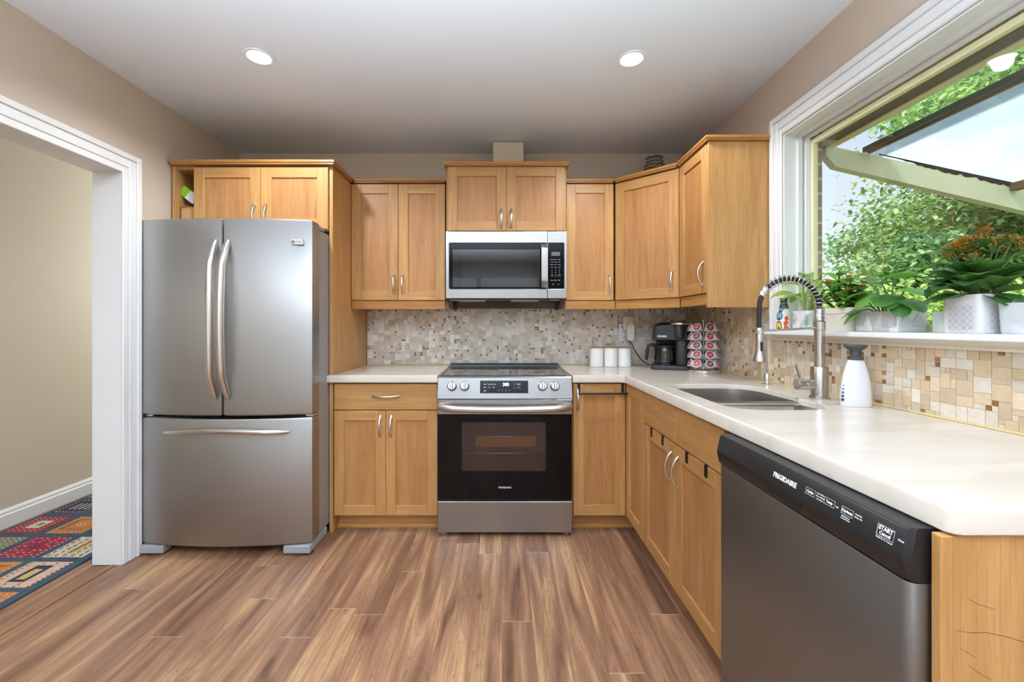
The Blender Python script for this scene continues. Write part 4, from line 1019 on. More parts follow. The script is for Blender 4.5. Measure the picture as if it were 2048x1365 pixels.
for ti, tn in enumerate(tiers):
    zc = CZ1+.262-.0535*ti
    for k, cn in cols:
        a = face+{-1: -1.22, 0: -.455, 1: .455, 2: 1.22}[k]
        rad = .066
        d_ = Vector((math.cos(a), math.sin(a), .42)).normalized()
        px_, py_ = gx+rad*math.cos(a), gy+rad*math.sin(a)
        q = Vector((0, 0, 1)).rotation_difference(d_).to_euler()
        lm = hm if (ti*3+k) % 5 in (0, 2, 4) else hm2
        pod = make_pod((px_+d_.x*.016, py_+d_.y*.016, zc+d_.z*.016+.004), q, lm)
        pod['label'] = 'white coffee pod with red lid, %s column, %s tier of the carousel' % (cn, tn); pod['group'] = 'coffee pods on the carousel'
    for k in range(4):
        a = face+(-1.22, -.455, .455, 1.22)[k]
        e1 = Vector((gx+.058*math.cos(a), gy+.058*math.sin(a), zc-.019)); tt = Vector((-math.sin(a), math.cos(a), 0))
        wires.tube([(gx, gy, zc-.022)]+[e1+tt*.0265*math.cos(b*pi/8)+Vector((math.cos(a), math.sin(a), .42)).normalized().cross(tt)*.0265*math.sin(b*pi/8)*-1+Vector((0, 0, .012)) for b in range(0, 17)], .0011, 5)
wires.build('wire_rings', chrome, ca)

# wicker vase on the corner cabinet
m = M(); prof = [(.05, 0), (.062, .02), (.066, .06), (.060, .10), (.048, .135), (.044, .15), (.052, .165), (.05, .168)]
vs = thing('wicker_vase', 'small dark woven wicker vase on top of the corner cabinet', 'vase', (1.0, 2.80, 2.132))
vx, vy, vz = 1.0, 2.80, 2.1325
M().lathe([(r_*.94, z) for r_, z in prof], (vx, vy, vz), 20).build('liner', plain('dark_wicker_core', lin(58, 48, 38), .8), vs)
def prof_r(z):
    for (r0, a), (r1, b) in zip(prof, prof[1:]):
        if z <= b: return r0+(r1-r0)*(z-a)/(b-a)
    return prof[-1][0]
for j in range(14):
    z = .006+j*.0120; n = 40
    m.tube([(vx+(prof_r(z)+.004*math.sin(i*pi*.55+j*pi))*math.cos(2*pi*i/n), vy+(prof_r(z)+.004*math.sin(i*pi*.55+j*pi))*math.sin(2*pi*i/n), vz+z) for i in range(n+1)], .0052, 5, j % 2, cap=False)
m.build('weave', [plain('wicker_brown', lin(112, 94, 74), .7), plain('wicker_grey', lin(150, 138, 122), .7)], vs)

# ------------------------------------------------------------------ hallway runner
RX0, RX1, RY0, RY1 = -2.875, -2.095, .6, 3.9; cell = .0105
TEAL, NAVY, RED, MAG, ORG, CRM, PCH, OLV, GLD, PNK, BRN = [lin(*c) for c in ((62, 82, 98), (40, 48, 72), (150, 42, 50), (158, 34, 66), (196, 122, 66), (212, 202, 178), (206, 174, 148), (128, 126, 92), (206, 172, 104), (222, 168, 160), (110, 70, 62))]
def motif(kind, u, v):
    iu, iv = int(u*20), int(v*20); cu, cv_ = abs(u-.5), abs(v-.5); mx_ = max(cu, cv_)
    dot = (iu % 3 == 1 and iv % 2 == 0)
    if kind == 0: return CRM if cu < .2 and cv_ < .22 and not (cu < .07 and cv_ < .09) else OLV if mx_ < .1 else (PNK if dot and mx_ < .44 else RED)
    if kind == 1: return GLD if (cu < .14 and cv_ < .14 and (iu+iv) % 2) else NAVY if (abs(mx_-.3) < .028 and iu % 2) else GLD if (mx_ > .40 and dot) else ORG
    if kind == 2: return NAVY if mx_ < .08 and (iu+iv) % 2 else PNK if (.26 < cu+cv_*.9 and dot and (iu+iv) % 4 != 0) else TEAL if cu+cv_ > .86 else MAG
    if kind == 3: return (BRN if iu % 3 == 0 and cu < .05 else GLD) if cu < .12 and cv_ < .32 else BRN if (mx_ < .44 and iu % 4 == 1 and (iv % 3)) else CRM
    if kind == 4: return GLD if cu < .11 and cv_ < .2 else NAVY if cu < .22 and cv_ < .32 else (RED if (iu+iv) % 4 else NAVY) if (dot and iu % 2) else PCH
    if kind == 5: return CRM if (cu < .28 and cv_ < .22 and iu % 3 == 0) else PNK if abs(mx_-.42) < .03 and (iu+iv) % 2 else NAVY
    return CRM if dot else OLV
rows = [(5, 0, 1), (6, 2, 3), (0, 1, 4), (2, 5, 1), (1, 4, 1), (4, 1, 4), (6, 2, 3), (0, 1, 5), (5, 5, 3), (6, 0, 1), (2, 3, 4), (0, 1, 5), (4, 6, 2)]
order = {1.68: (4, 6, 1), 1.925: (0, 1, 4), 2.175: (6, 2, 3), 2.43: (0, 1, 5), 2.685: (5, 5, 3), 2.94: (6, 4, 1), 3.19: (2, 3, 0), 3.44: (1, 5, 6), 1.43: (3, 2, 6), 1.18: (5, 0, 1), .93: (1, 4, 3), .68: (6, 2, 0)}
m = M(); m.col = []
nx, ny = int((RX1-RX0)/cell), int((RY1-RY0)/cell)
for j in range(ny):
    for i in range(nx):
        x, y = RX0+(i+.5)*cell, RY0+(j+.5)*cell; col_ = TEAL
        for y0, ks in order.items():
            if y0 <= y < y0+.212:
                for q in range(3):
                    x0 = RX0+.022+q*.251+(0 if y0 in (2.43, 2.685) else 0)
                    if x0 <= x < x0+.212: col_ = motif(ks[q], (x-x0)/.212, (y-y0)/.212)
        k = U(.86, 1.1); col_ = tuple(min(1, v*k) for v in col_[:3])+(1,)
        xa, ya = RX0+i*cell, RY0+j*cell; h = .0085+U(-.0006, .0006)
        m.add([(xa, ya, h), (xa+cell, ya, h), (xa+cell, ya+cell, h), (xa, ya+cell, h)], [(0, 1, 2, 3)]); m.col.append(col_)
n0 = len(m.f); m.box(RX0-.001, RX0+nx*cell+.001, RY0, RY0+ny*cell, -.001, .0075); m.col += [TEAL]*(len(m.f)-n0)
prop(m.build('runner_rug', rugm, fix=False), 'colourful patchwork runner rug on the hallway floor', 'rug')
# ------------------------------------------------------------------ window sill plants
def leaf(m, base, d, L, W, droop=.3, fold=.25, shape='oval', side=None, mi=0, scal=0):
    d = Vector(d).normalized(); base = Vector(base)
    sd_ = Vector(side).normalized() if side else d.cross(Vector((0, 0, 1)))
    if sd_.length < .1: sd_ = Vector((1, 0, 0))
    sd_ = sd_.normalized(); p = base; dirv = d; vs = []; n = 12 if scal else 7
    for i in range(n+1):
        t = i/n
        if shape == 'heart': wd = W*(.62*math.sin(pi*min(1, t*1.02))**.6+.45*(1-t)*math.sin(pi*min(t*2.2, 1))) if 0 < t < 1 else W*(.25 if t == 0 else .0)
        elif shape == 'lance': wd = W*math.sin(pi*t**.75)**.9 if 0 < t < 1 else 0
        else: wd = W*math.sin(pi*t**.85)**.62 if 0 < t < 1 else W*.06*(t == 0)
        if scal and 0 < t < 1: wd *= 1+scal*((i % 2)*2-1)
        upv = sd_.cross(dirv).normalized()
        if upv.z < 0: upv = -upv
        vs += [p-sd_*wd/2+upv*wd*fold, p-sd_*wd*.27+upv*wd*fold*.42, p, p+sd_*wd*.27+upv*wd*fold*.42, p+sd_*wd/2+upv*wd*fold]
        p = p+dirv*L/n; dirv = (dirv+Vector((0, 0, -droop/n*1.6))).normalized()
    m.add(vs, [(i*5+j, i*5+j+1, (i+1)*5+j+1, (i+1)*5+j) for i in range(n) for j in range(4)], mi, True)
def rdir(lo, hi): a = U(0, 2*pi); e_ = U(lo, hi); return Vector((math.cos(a)*math.cos(e_), math.sin(a)*math.cos(e_), math.sin(e_)))
SZ = 1.1685
soilm = plain('potting_soil', lin(66, 50, 38), .9, noise=.3)
stemm = plain('green_stem', lin(96, 128, 62), .5); brownstem = plain('brown_stem', lin(92, 72, 52), .7)

# painted ornament
c = thing('painted_ornament', 'brightly painted slim wooden ornament at the far left of the sill', 'ornament', (1.300, 1.972, SZ))
ox, oy = 1.300, 1.973
prof = [(.030, 0), (.031, .03), (.028, .07), (.022, .10), (.014, .135), (.017, .150), (.013, .163), (.004, .168)]
OC = [plain('ornament_white', lin(236, 232, 222), .35), plain('ornament_orange', lin(222, 92, 44), .35), plain('ornament_blue', lin(96, 166, 204), .35), plain('ornament_black', lin(26, 26, 28), .35), plain('ornament_yellow', lin(226, 180, 62), .35), plain('ornament_olive', lin(176, 186, 110), .35)]
M().lathe(prof, (ox, oy, SZ), 24, sq=.7).build('body', OC[0], c)
def orn_pt(a, z, k=1.02):
    for (r0, z0_), (r1, z1_) in zip(prof, prof[1:]):
        if z <= z1_: r_ = r0+(r1-r0)*(z-z0_)/(z1_-z0_); break
    return Vector((ox+r_*k*math.cos(a), oy+r_*k*.7*math.sin(a), SZ+z))
def patch(a, z, wa, hz, mi, m):
    k = 14; cpt = orn_pt(a, z, 1.06); ring_ = [orn_pt(a+wa*math.cos(2*pi*i/k), z+hz*math.sin(2*pi*i/k), 1.045) for i in range(k)]
    m.add([cpt]+ring_, [(0, 1+i, 1+(i+1) % k) for i in range(k)], mi, True)
m = M(); fa = -2.1
for a, z, wa, hz, mi in ((fa-.5, .022, .45, .022, 3), (fa-.5, .022, .36, .016, 4), (fa-.5, .068, .55, .022, 3), (fa-.5, .068, .42, .0165, 2), (fa-.3, .100, .5, .016, 3), (fa-.3, .100, .4, .011, 2), (fa+.55, .012, .35, .011, 1), (fa+.5, .034, .35, .010, 1), (fa+.6, .055, .3, .012, 1), (fa+.35, .022, .12, .008, 1), (fa+.4, .125, .9, .030, 5)):
    patch(a, z, wa, hz, mi, m)
for q in range(-3, 4):
    m.tube([orn_pt(fa+.4+q*.3+.25*s_, .125+.024*s_, 1.10) for s_ in (-1, -.5, 0, .5, 1)], .0012, 5, 3)
    m.tube([orn_pt(fa+.4+q*.3-.25*s_, .125+.024*s_, 1.10) for s_ in (-1, -.5, 0, .5, 1)], .0012, 5, 3)
m.build('painted_motifs', OC, c, fix=False)

def boxpot(name, x0, x1, y0, y1, h, mat, parent, taper=.9, r=.012, lip=0):
    """hollow planter; returns obj"""
    cx, cy = (x0+x1)/2, (y0+y1)/2; lp = rounded([(x0, y0), (x1, y0), (x1, y1), (x0, y1)], r, 4)
    def ring_(k, z, o=0): return [(cx+(x-cx)*k, cy+(y-cy)*k, SZ+z) for x, y in (offset_in(lp, o) if o else lp)]
    m = M(); rings = [ring_(taper*.97, 0), ring_(taper, .004)]
    if lip: rings += [ring_(1-(1-taper)*.12, h-lip), ring_(1.03, h-lip+.001), ring_(1.03, h)]
    else: rings += [ring_(1, h)]
    rings += [ring_(1, h, .004), ring_(.97, h-.02, .004)]
    m.loft(rings, 0, True, (True, True)); o = m.build(name, mat, parent)
    cap = M(); cap.loft([ring_(.96, h-.0195, .006), ring_(.95, h-.014, .006)], 0, True); cap.build('soil', soilm, o)
    return o

# 1 white square pot with leaf prints
c = thing('potted_plant', 'pale green leafy plant in a white pot printed with leaves, far end of sill', 'plant', (1.375, 1.895, SZ))
o = boxpot('pot', 1.320, 1.425, 1.840, 1.948, .088, plain('white_glazed_pot', lin(226, 228, 228), .25), c, taper=1.0, r=.016)
boxp = M()
lg, lb = plain('leaf_print_green', lin(112, 150, 104), .4), plain('leaf_print_blue', lin(140, 168, 180), .4)
pm = M()
def fern(m, o, u, v, L, mi, wd=.35, k=9):
    o, u, v = Vector(o), Vector(u), Vector(v)
    for i in range(k):
        t = (i+.5)/k; cpt = o+u*L*t; hl = L*wd*math.sin(pi*(.12+.8*t))
        for s_ in (-1, 1):
            tip = cpt+u*L*.16+v*hl*s_
            m.add([cpt, cpt+u*.003, tip], [(0, 1, 2)], mi)
xs_ = 1.3196
for yy, zz, L, mi, du, wd in ((1.928, .026, .050, 0, (0, 0, 1), .5), (1.890, .012, .06, 1, (0, -.7, .7), .3), (1.862, .058, .045, 1, (0, -.9, .25), .3), (1.858, .018, .042, 0, (0, -.5, .8), .55)):
    du = Vector(du).normalized(); fern(pm, (xs_, yy, SZ+zz), du, Vector((1, 0, 0)).cross(du), L, mi, wd)
for xx, zz, L, mi, du, wd in ((1.345, .012, .055, 0, (.3, 0, .9), .5), (1.385, .035, .045, 1, (.8, 0, .4), .35)):
    du = Vector(du).normalized(); fern(pm, (xx, 1.8396, SZ+zz), du, Vector((0, 1, 0)).cross(du), L, mi, wd)
pm.build('leaf_print', [lg, lb], o, fix=False)
m = M(); st = M()
pale = leafm('syngonium_leaf', lin(118, 160, 72), lin(176, 200, 112), .35)
for i in range(19):
    a = U(0, 2*pi); bx, by = 1.372+.018*math.cos(a), 1.893+.018*math.sin(a); h = U(.05, .175); d_ = rdir(-.3, .6)
    tip = Vector((bx+d_.x*U(.02, .07), by+d_.y*.06, SZ+.078+h)); tip.x = min(tip.x, 1.415)
    st.tube([(bx, by, SZ+.072), ((bx+tip.x)/2, (by+tip.y)/2, SZ+.078+h*.65), tip], [.0034, .003, .002], 6)
    d2 = Vector((d_.x*.8-.1, d_.y, U(-.2, .35)));  d2.x = min(d2.x, .1)
    leaf(m, tip, d2, U(.070, .110), U(.046, .066), U(.3, .9), .18, 'lance')
m.build('leaves', pale, c, fix=False); st.build('stems', plain('pale_stem', lin(166, 182, 110), .5), c)

# 2 cream pot with red flowers
redm = plain('red_petal', lin(196, 34, 44), .5)
c = thing('potted_plant', 'red flowering plant with small dark leaves in a plain cream pot', 'plant', (1.375, 1.70, SZ))
o = boxpot('pot', 1.320, 1.430, 1.612, 1.806, .092, plain('cream_glazed_pot', lin(226, 218, 202), .35), c, taper=.90, r=.03, lip=.022)
m = M(); st = M(); fl = M()
dkl = leafm('euphorbia_leaf', lin(58, 108, 48), lin(124, 168, 76), .4, .35)
br = [((1.37, 1.73), (1.372, 1.735, .245)), ((1.37, 1.69), (1.365, 1.672, .20)), ((1.38, 1.71), (1.378, 1.715, .205)), ((1.36, 1.66), (1.352, 1.60, .155)), ((1.36, 1.72), (1.335, 1.795, .155)), ((1.38, 1.68), (1.385, 1.62, .185)), ((1.37, 1.70), (1.345, 1.755, .185)), ((1.365, 1.67), (1.345, 1.655, .150))]
for bi, ((bx, by), (ex, ey, eh)) in enumerate(br):
    p = [Vector((bx, by, SZ+.075)), Vector(((bx+ex)/2+U(-.008, .008), (by+ey)/2, SZ+.075+(eh-.075)*.55)), Vector((ex, ey, SZ+eh))]
    st.tube(p, [.006, .005, .003], 7)
    for i in range(10):
        t = .3+.7*i/9; q = p[0].lerp(p[1], t*2) if t < .5 else p[1].lerp(p[2], t*2-1)
        d_ = rdir(-.1, .7); d_.x = min(d_.x, .25)
        leaf(m, q, d_, U(.040, .060), U(.028, .038), .6, .12)
    if bi in (0, 2): continue
    tip = p[2]+Vector((-.012, -.01, .012)); st.tube([p[2], tip], .0014, 5)
    fl = M()
    for q in range(6):
        d_ = rdir(-.2, 1.2); fl.ball(tip+d_*.006, (.0055, .0055, .004), n=7, m=5)
    fl.build('red_flower', redm, c)
m.build('leaves', dkl, c, fix=False); st.build('stems', brownstem, c)

# 3 long grey and white planter
c = thing('potted_plant', 'broad round leaved plant trailing over a grey and white rectangular planter', 'plant', (1.38, 1.52, SZ))
o = boxpot('pot', 1.328, 1.430, 1.432, 1.605, .072, plain('white_matte_planter', lin(222, 221, 220), .4), c, taper=.985, r=.003)
tri = M(); gy_ = [plain('planter_grey', lin(186, 182, 180), .5), plain('planter_pale_grey', lin(208, 205, 202), .5)]
px_ = 1.3270
for i, (a, b, z0_, z1_, q) in enumerate(((1.602, 1.548, .022, .070, 0), (1.548, 1.435, .022, .070, 0), (1.575, 1.522, .002, .060, 1), (1.53, 1.46, .005, .068, 1), (1.49, 1.44, .018, .07, 0))):
    if q == 0 and i == 4: px_ -= .0008
    if q == 0: tri.add([(px_, a, SZ+z0_), (px_, b, SZ+z0_), (px_, b, SZ+z1_), (px_, a, SZ+z1_)], [(0, 1, 2, 3)], 0)
    else: tri.add([(px_-.0004, a, SZ+z0_), (px_-.0004, b, SZ+z0_), (px_-.0004, (a+b)/2, SZ+z1_)], [(0, 1, 2)], 1)
for a, b, q in ((1.335, 1.38, 0), (1.375, 1.425, 1)):
    tri.add([(a, 1.4312, SZ+.02), (b, 1.4312, SZ+.02), ((a+b)/2, 1.4312, SZ+.07)], [(0, 1, 2)], 1)
tri.build('triangle_print', gy_, o, fix=False)
m = M(); st = M()
rl = leafm('round_leaf', lin(58, 108, 52), lin(112, 160, 76), .25, .35)
spec = [(-.75, .62, -.45, .078, .095, .03, .05), (-.9, .1, -.55, .085, .115, .075, .0), (-.62, -.72, -.42, .090, .115, .07, -.02), (-.5, -.9, -.75, .065, .085, .035, -.05), (-.95, .35, -.7, .062, .085, .01, .06), (-.55, .85, .12, .085, .10, .10, .05), (-.25, -1, .02, .11, .105, .085, -.06),
        (-.8, -.25, .2, .08, .11, .11, -.02), (-.2, .95, -.1, .09, .10, .055, .07), (-.3, .4, .35, .09, .11, .12, .03), (-.1, -.6, .3, .10, .11, .125, -.02), (.15, .5, .3, .06, .09, .13, .04), (-.7, .5, -.05, .075, .10, .085, .02), (-.85, -.6, -.1, .07, .095, .05, -.03), (-.15, -1.0, -.35, .085, .095, .05, -.06)]
for dx, dy, dz, L, W, h_, oy_ in spec:
    dv = Vector((dx, dy, dz)).normalized(); b0 = Vector((1.378, 1.52+oy_*.5, SZ+.06)); tip = Vector((1.365+dx*.045, 1.52+oy_+dy*.03, SZ+.062+h_))
    st.tube([b0, (b0+tip)/2+Vector((0, 0, .018)), tip], [.003, .0026, .002], 6)
    leaf(m, tip, dv, L, W, .55, -.07, 'heart')
m.build('leaves', rl, c, fix=False); st.build('stems', stemm, c)

# 4 patterned white pot with orange kalanchoe
c = thing('potted_plant', 'orange flowering plant with big scalloped leaves in a patterned white pot', 'plant', (1.37, 1.225, SZ))
o = boxpot('pot', 1.322, 1.432, 1.178, 1.283, .110, plain('white_patterned_pot', lin(224, 222, 225), .3), c, taper=.985, r=.014)
pm = M(); gm, bm_ = plain('pattern_grey', lin(196, 194, 198), .5), plain('pattern_brown', lin(150, 112, 96), .5)
def arcs(m, org, u, v, nu, nv, s_):
    org, u, v = Vector(org), Vector(u), Vector(v); nrm = u.cross(v)
    for i in range(nu):
        for j in range(nv):
            ctr = org+u*(i+.5)*s_+v*(j+.5)*s_
            for k in range(16):
                a0, a1 = 2*pi*k/16, 2*pi*(k+1)/16; r_ = s_*.70; w_ = .00045
                pt = lambda a, r__: ctr+u*r__*math.cos(a)+v*r__*math.sin(a)
                q = [pt(a0, r_-w_), pt(a1, r_-w_), pt(a1, r_+w_), pt(a0, r_+w_)]
                if all(-.001 <= (x-org).dot(u) <= nu*s_+.001 and -.001 <= (x-org).dot(v) <= nv*s_+.001 for x in q): m.add(q, [(0, 1, 2, 3)], 0)
            for k in range(4):
                a = pi/4+k*pi/2; e1 = u*math.cos(a)+v*math.sin(a); e2 = nrm.cross(e1); b = ctr+e1*.0012
                m.add([b, b+e1*.0014+e2*.0011, b+e1*.0040, b+e1*.0014-e2*.0011], [(0, 1, 2, 3)], 1)
arcs(pm, (1.3196, 1.268, SZ+.006), (0, -1, 0), (0, 0, 1), 4, 4, .0192)
pm.build('tile_print', [gm, bm_], o, fix=False); pm = M()
arcs(pm, (1.342, 1.1762, SZ+.006), (1, 0, 0), (0, 0, 1), 4, 4, .0192)
pm.build('tile_print', [gm, bm_], o, fix=False)
m = M(); st = M(); fb = M(); fo = M()
kl = leafm('kalanchoe_leaf', lin(40, 82, 42), lin(98, 136, 72), .32, .3)
for i in range(34):
    a = 2*pi*i/34*3+U(-.1, .1); e_ = (-.15, .3, .65, 1.0)[i % 4]+U(-.12, .12)
    d_ = Vector((math.cos(a)*math.cos(e_), math.sin(a)*math.cos(e_), math.sin(e_)))
    if d_.x > .2: d_ = Vector((d_.x*.4, d_.y, d_.z+.4)).normalized()
    b0 = Vector((1.372+d_.x*.03, 1.228+d_.y*.035, SZ+.106+.026*(i % 4)))
    L = U(.075, .105)
    if b0.x+d_.x*L > 1.44: L = max(.03, (1.44-b0.x)/max(d_.x, .01))
    leaf(m, b0, d_, L, U(.055, .075), U(.1, .5), .20, 'oval', scal=.06)
for i in range(16):
    a = 2*pi*i/16+U(-.15, .15); e_ = U(.55, 1.1)
    d_ = Vector((math.cos(a)*math.cos(e_), math.sin(a)*math.cos(e_), math.sin(e_)))
    if d_.x > .3: d_ = Vector((.3, d_.y, d_.z)).normalized()
    leaf(m, Vector((1.370+.028*math.cos(a), 1.225+.045*math.sin(a), SZ+U(.115, .14))), d_, U(.075, .10), U(.075, .095), U(.5, 1.2), .12, 'oval', scal=.06)
m.build('leaves', kl, c, fix=False)
budm, orgm = plain('olive_bud', lin(138, 118, 44), .6), plain('orange_petal', lin(240, 160, 34), .5)
for i in range(26):
    a = U(0, 2*pi); r_ = U(.0, 1)**.5
    cx_, cy_ = 1.372+.055*r_*math.cos(a), 1.220+.085*r_*math.sin(a); h = U(.262, .315)-.05*r_*r_
    top = Vector((cx_, cy_, SZ+h)); mid = Vector((1.372+(cx_-1.372)*.35, 1.228+(cy_-1.228)*.45, SZ+.16)); k0 = top-Vector((0, 0, .024)); fc = M()
    fc.tube([(1.372, 1.228+(cy_-1.228)*.2, SZ+.1), mid, k0], [.0034, .003, .002], 6)
    for q in range(26):
        d_ = rdir(.15, 1.5); e1 = k0+Vector((d_.x*.021, d_.y*.023, d_.z*.022))
        fc.tube([k0, e1], .0008, 4)
        if R() < (.62 if i % 3 == 0 else .15):
            for k in range(4):
                aa = k*pi/2+q; leaf(fc, e1+Vector((0, 0, .003)), (math.cos(aa), math.sin(aa), .45), .0075, .0062, .5, .1, mi=2)
        else: fc.tube([e1-d_*.001, e1+d_*.003, e1+d_*.0065], [.0012, .0021, .0009], 6, 1)
    fc.build('flower_cluster', [stemm, budm, orgm], c, fix=False)

# 5 plain pots near the frame edge
c = thing('flower_pot', 'low white planter standing between the patterned pot and the grey planter', 'pot', (1.405, 1.334, SZ))
boxpot('pot', 1.374, 1.437, 1.300, 1.368, .066, plain('white_satin_pot', lin(218, 221, 214), .3), c, taper=.97, r=.01)
c = thing('flower_pot', 'plain white pot at the right edge behind the patterned pot', 'pot', (1.38, 1.09, SZ))
boxpot('pot', 1.345, 1.435, 1.03, 1.165, .082, plain('white_plain_pot', lin(214, 216, 219), .3), c, taper=.95, r=.02)

# ------------------------------------------------------------------ outside
lawn = plain('lawn_green', lin(150, 166, 108), .9, noise=.3, nscale=6)
struct(M().box(1.52, 40, -20, 40, -.6, -.3).build('ground_garden', lawn), 'green lawn outside the window', 'lawn')
pgm = plain('weathered_cream_paint', lin(238, 228, 180), .7, noise=.12, nscale=9)
pgm2 = plain('weathered_grey_green_paint', lin(222, 222, 190), .7, noise=.14, nscale=9)
pg = thing('pergola', 'weathered cream patio roof frame with cloudy plastic panel outside the window', 'pergola', (2.6, 1.0, -.3))
M().box(1.600, 1.640, -1.2, 2.16, 2.068, 2.20, bev=.002).build('ledger_board', pgm, pg)
M().box(1.499, 1.600, -1.2, 2.03, 2.075, 2.09).build('soffit_board', plain('dark_brown_board', lin(98, 74, 50), .7), pg)
sl_ = -.216
def rafter(y):
    m = M(); x0, x1 = 1.60, 3.6; zt = 2.082; k = lambda x: zt+sl_*(x-1.6)
    m.add([(x, yy, z) for yy in (y, y+.04) for x, z in ((x0+.0, k(x0)-.05), (x0+.05, k(x0+.05)-.095), (x1, k(x1)-.135), (x1, k(x1)), (x0, k(x0)))],
          [(0, 1, 2, 3, 4), (9, 8, 7, 6, 5)]+[(i, (i+1) % 5, (i+1) % 5+5, i+5) for i in range(5)])
    return m
for y in (2.105, .35, -1.1): rafter(y).build('rafter', pgm2, pg)
def on_roof(x): return 2.084+sl_*(x-1.6)
t = NT('cloudy_polycarbonate'); nz = t.n('TexNoise', {'Vector': t.obj(), 'Scale': 3.5, 'Detail': 5})
cc = t.ramp(nz, [(.3, lin(212, 224, 230)), (.7, lin(246, 249, 249))])
tr_ = t.n('BsdfTransparent', {'Color': (.9, .95, .95, 1)}); df = t.n('BsdfTranslucent', {'Color': cc}); df2 = t.n('BsdfDiffuse', {'Color': cc})
m1 = t.n('MixShader', {0: .2, 1: df, 2: df2}); m2 = t.n('MixShader', {0: .4, 1: m1, 2: tr_}); t.t.links.new(m2.outputs[0], t.out.inputs[0]); poly = t.mat
m = M(); xs0, xs1 = 1.80, 3.55
m.add([(x, y, on_roof(x)+.012+dz) for dz in (0, .003) for x, y in ((xs0, -1.15), (xs1, -1.15), (xs1, 2.13), (xs0, 2.13))], [(3, 2, 1, 0), (4, 5, 6, 7), (0, 1, 5, 4), (1, 2, 6, 5), (2, 3, 7, 6), (3, 0, 4, 7)]); m.build('roof_panel', poly, pg)
m = M(); m.box(1.775, 1.80, -1.15, 2.10, on_roof(1.78)-.002, on_roof(1.78)+.022); m.build('edge_bar', plain('dark_green_metal', lin(44, 58, 56), .4), pg)
m = M(); m.box(1.80, 1.812, -1.15, 2.10, on_roof(1.8)-.004, on_roof(1.8)+.004); m.build('timber_strip', plain('rusty_brown', lin(140, 98, 68), .8), pg)
m = M(); m.box(2.50, 2.54, -1.1, 2.10, on_roof(2.52)-.03, on_roof(2.52)+.006); m.build('purlin', plain('brown_timber', lin(120, 92, 68), .8), pg)
m = M(); rnd = random.Random(3); top_, bot = [], []
for i in range(40):
    x = 1.86+.75*i/39; k = max(0, min(1, (x-1.95)/.2)); top_.append((x, on_roof(x)+.012)); bot.append((x, on_roof(x)+.006-k*rnd.uniform(.006, .022)))
m.add([(x, 2.1035, z) for x, z in top_]+[(x, 2.1035, z) for x, z in bot]+[(x, 2.1045, z) for x, z in top_]+[(x, 2.1045, z) for x, z in bot], [(i, i+1, 41+i, 40+i) for i in range(39)]+[(80+i, 120+i, 121+i, 81+i) for i in range(39)]); m.build('torn_felt_edge', darkm, pg)
for y in (2.10, -1.1):
    M().box(3.5, 3.59, y, y+.09, -.3, on_roof(3.5)-.14).build('post', pgm, pg)

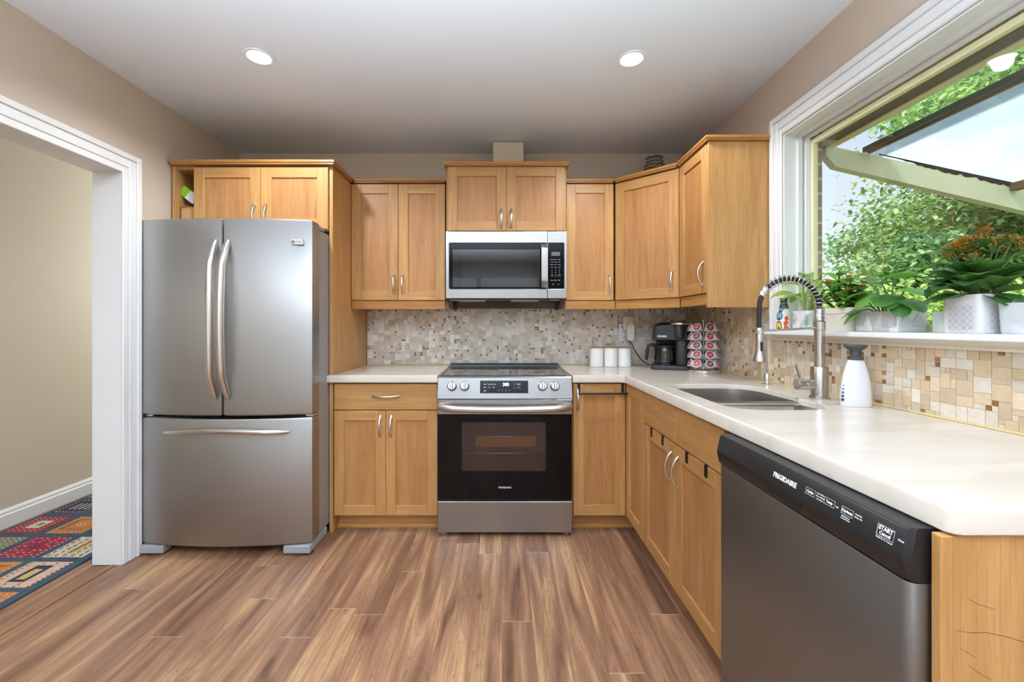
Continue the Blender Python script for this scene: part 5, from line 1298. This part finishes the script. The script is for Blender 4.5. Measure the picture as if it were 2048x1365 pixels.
def tree(name, label, base, crowns, nleaf, mat, lsize=(.075, .11), seed=1, trunk=.09):
    rnd = random.Random(seed); c = thing(name, label, 'tree', base, 'garden trees outside the window')
    st = M(); m = M(); bx, by, bz = base
    top = Vector(crowns[0][0]); st.tube([(bx, by, bz), (bx+.1, by, bz+(top.z-bz)*.5), top], [trunk, trunk*.7, trunk*.3], 8)
    tot = sum(r[0]*r[1]*r[2] for _, r in crowns)
    for (cx, cy, cz), (rx, ry, rz) in crowns:
        n = int(nleaf*rx*ry*rz/tot); ncl = max(8, n//90); cl = []
        for _ in range(ncl):
            while 1:
                v = Vector((rnd.uniform(-1, 1), rnd.uniform(-1, 1), rnd.uniform(-1, 1)))
                if .25 < v.length < 1: break
            q = Vector((cx+v.x*rx, cy+v.y*ry, cz+v.z*rz)); cl.append(q)
            if rnd.random() < .35: st.tube([Vector((cx, cy, cz-rz*.4)).lerp(q, .15), Vector((cx, cy, cz)).lerp(q, .6)+Vector((0, 0, .08)), q], [.018, .011, .004], 5)
        for i in range(n):
            q = cl[i % ncl]; g = lambda s_: rnd.gauss(0, s_)
            p = q+Vector((g(.20), g(.20), g(.13)))
            a = rnd.uniform(0, 2*pi); e_ = rnd.uniform(-1.1, .15); d_ = Vector((math.cos(a)*math.cos(e_), math.sin(a)*math.cos(e_), math.sin(e_)))
            s_ = Vector((-math.sin(a), math.cos(a), rnd.uniform(-.6, .6))).normalized(); nn = d_.cross(s_)
            L = rnd.uniform(*lsize); W = L*rnd.uniform(.62, .8)
            o_ = [(.12, .34), (.36, .5), (.66, .34), (.86, .13)]; f_ = .16
            m.add([p]+[p+d_*L*a_+s_*W*b_+nn*W*b_*f_ for a_, b_ in o_]+[p+d_*L]+[p+d_*L*a_-s_*W*b_+nn*W*b_*f_ for a_, b_ in o_[::-1]], [(0, 5, 4, 3, 2, 1), (0, 9, 8, 7, 6, 5)], 0)
    m.build('foliage', mat, c, fix=False); st.build('trunk', plain(name+'_bark', lin(112, 96, 78), .9), c)
    return c
lf1 = leafm('birch_leaf', lin(104, 142, 88), lin(176, 200, 136), .45, .45, .45)
lf2 = leafm('maple_leaf', lin(92, 132, 92), lin(160, 188, 128), .4, .45, .45)
lf3 = leafm('shrub_leaf', lin(112, 152, 92), lin(210, 222, 150), .5, .5, .4)
tree('birch_tree', 'leafy birch tree whose branches hang above the pergola', (6.4, 4.6, -.3), [((6.0, 4.6, 4.2), (1.3, 1.1, 1.5)), ((7.4, 6.2, 4.6), (1.8, 1.6, 1.6)), ((4.9, 4.1, 3.5), (.75, .6, .7))], 22000, lf1, (.065, .10), 2)
tree('maple_tree', 'broad maple tree filling the view under the rafter', (6.3, 6.2, -.3), [((6.4, 6.4, 2.2), (1.3, 1.1, 1.2)), ((5.6, 5.4, 1.8), (.9, .8, .95)), ((7.4, 6.0, 2.2), (1.2, 1.2, 1.3))], 26000, lf2, (.065, .10), 3)
for lab, b_, cr, n_, sd_ in (
        ('bright yellow green shrub low behind the orange flowered plant', (4.9, 4.5, -.3), ((4.9, 4.5, .75), (.9, .7, .95)), 6500, 4),
        ('pale green shrub low behind the red flowered plant', (4.0, 4.9, -.3), ((4.0, 4.9, .9), (.5, .5, .8)), 2600, 5),
        ('small far shrub behind the long grey planter', (5.4, 6.6, -.3), ((5.4, 6.6, 1.2), (.7, .7, 1.0)), 3200, 6),
        ('yellow green shrub at the far right behind the plain white pot', (6.6, 4.0, -.3), ((6.4, 4.1, .8), (.8, .7, 1.0)), 5000, 7)):
    tree('garden_shrub', lab, b_, [cr], n_, lf3, (.055, .09), sd_, .04)
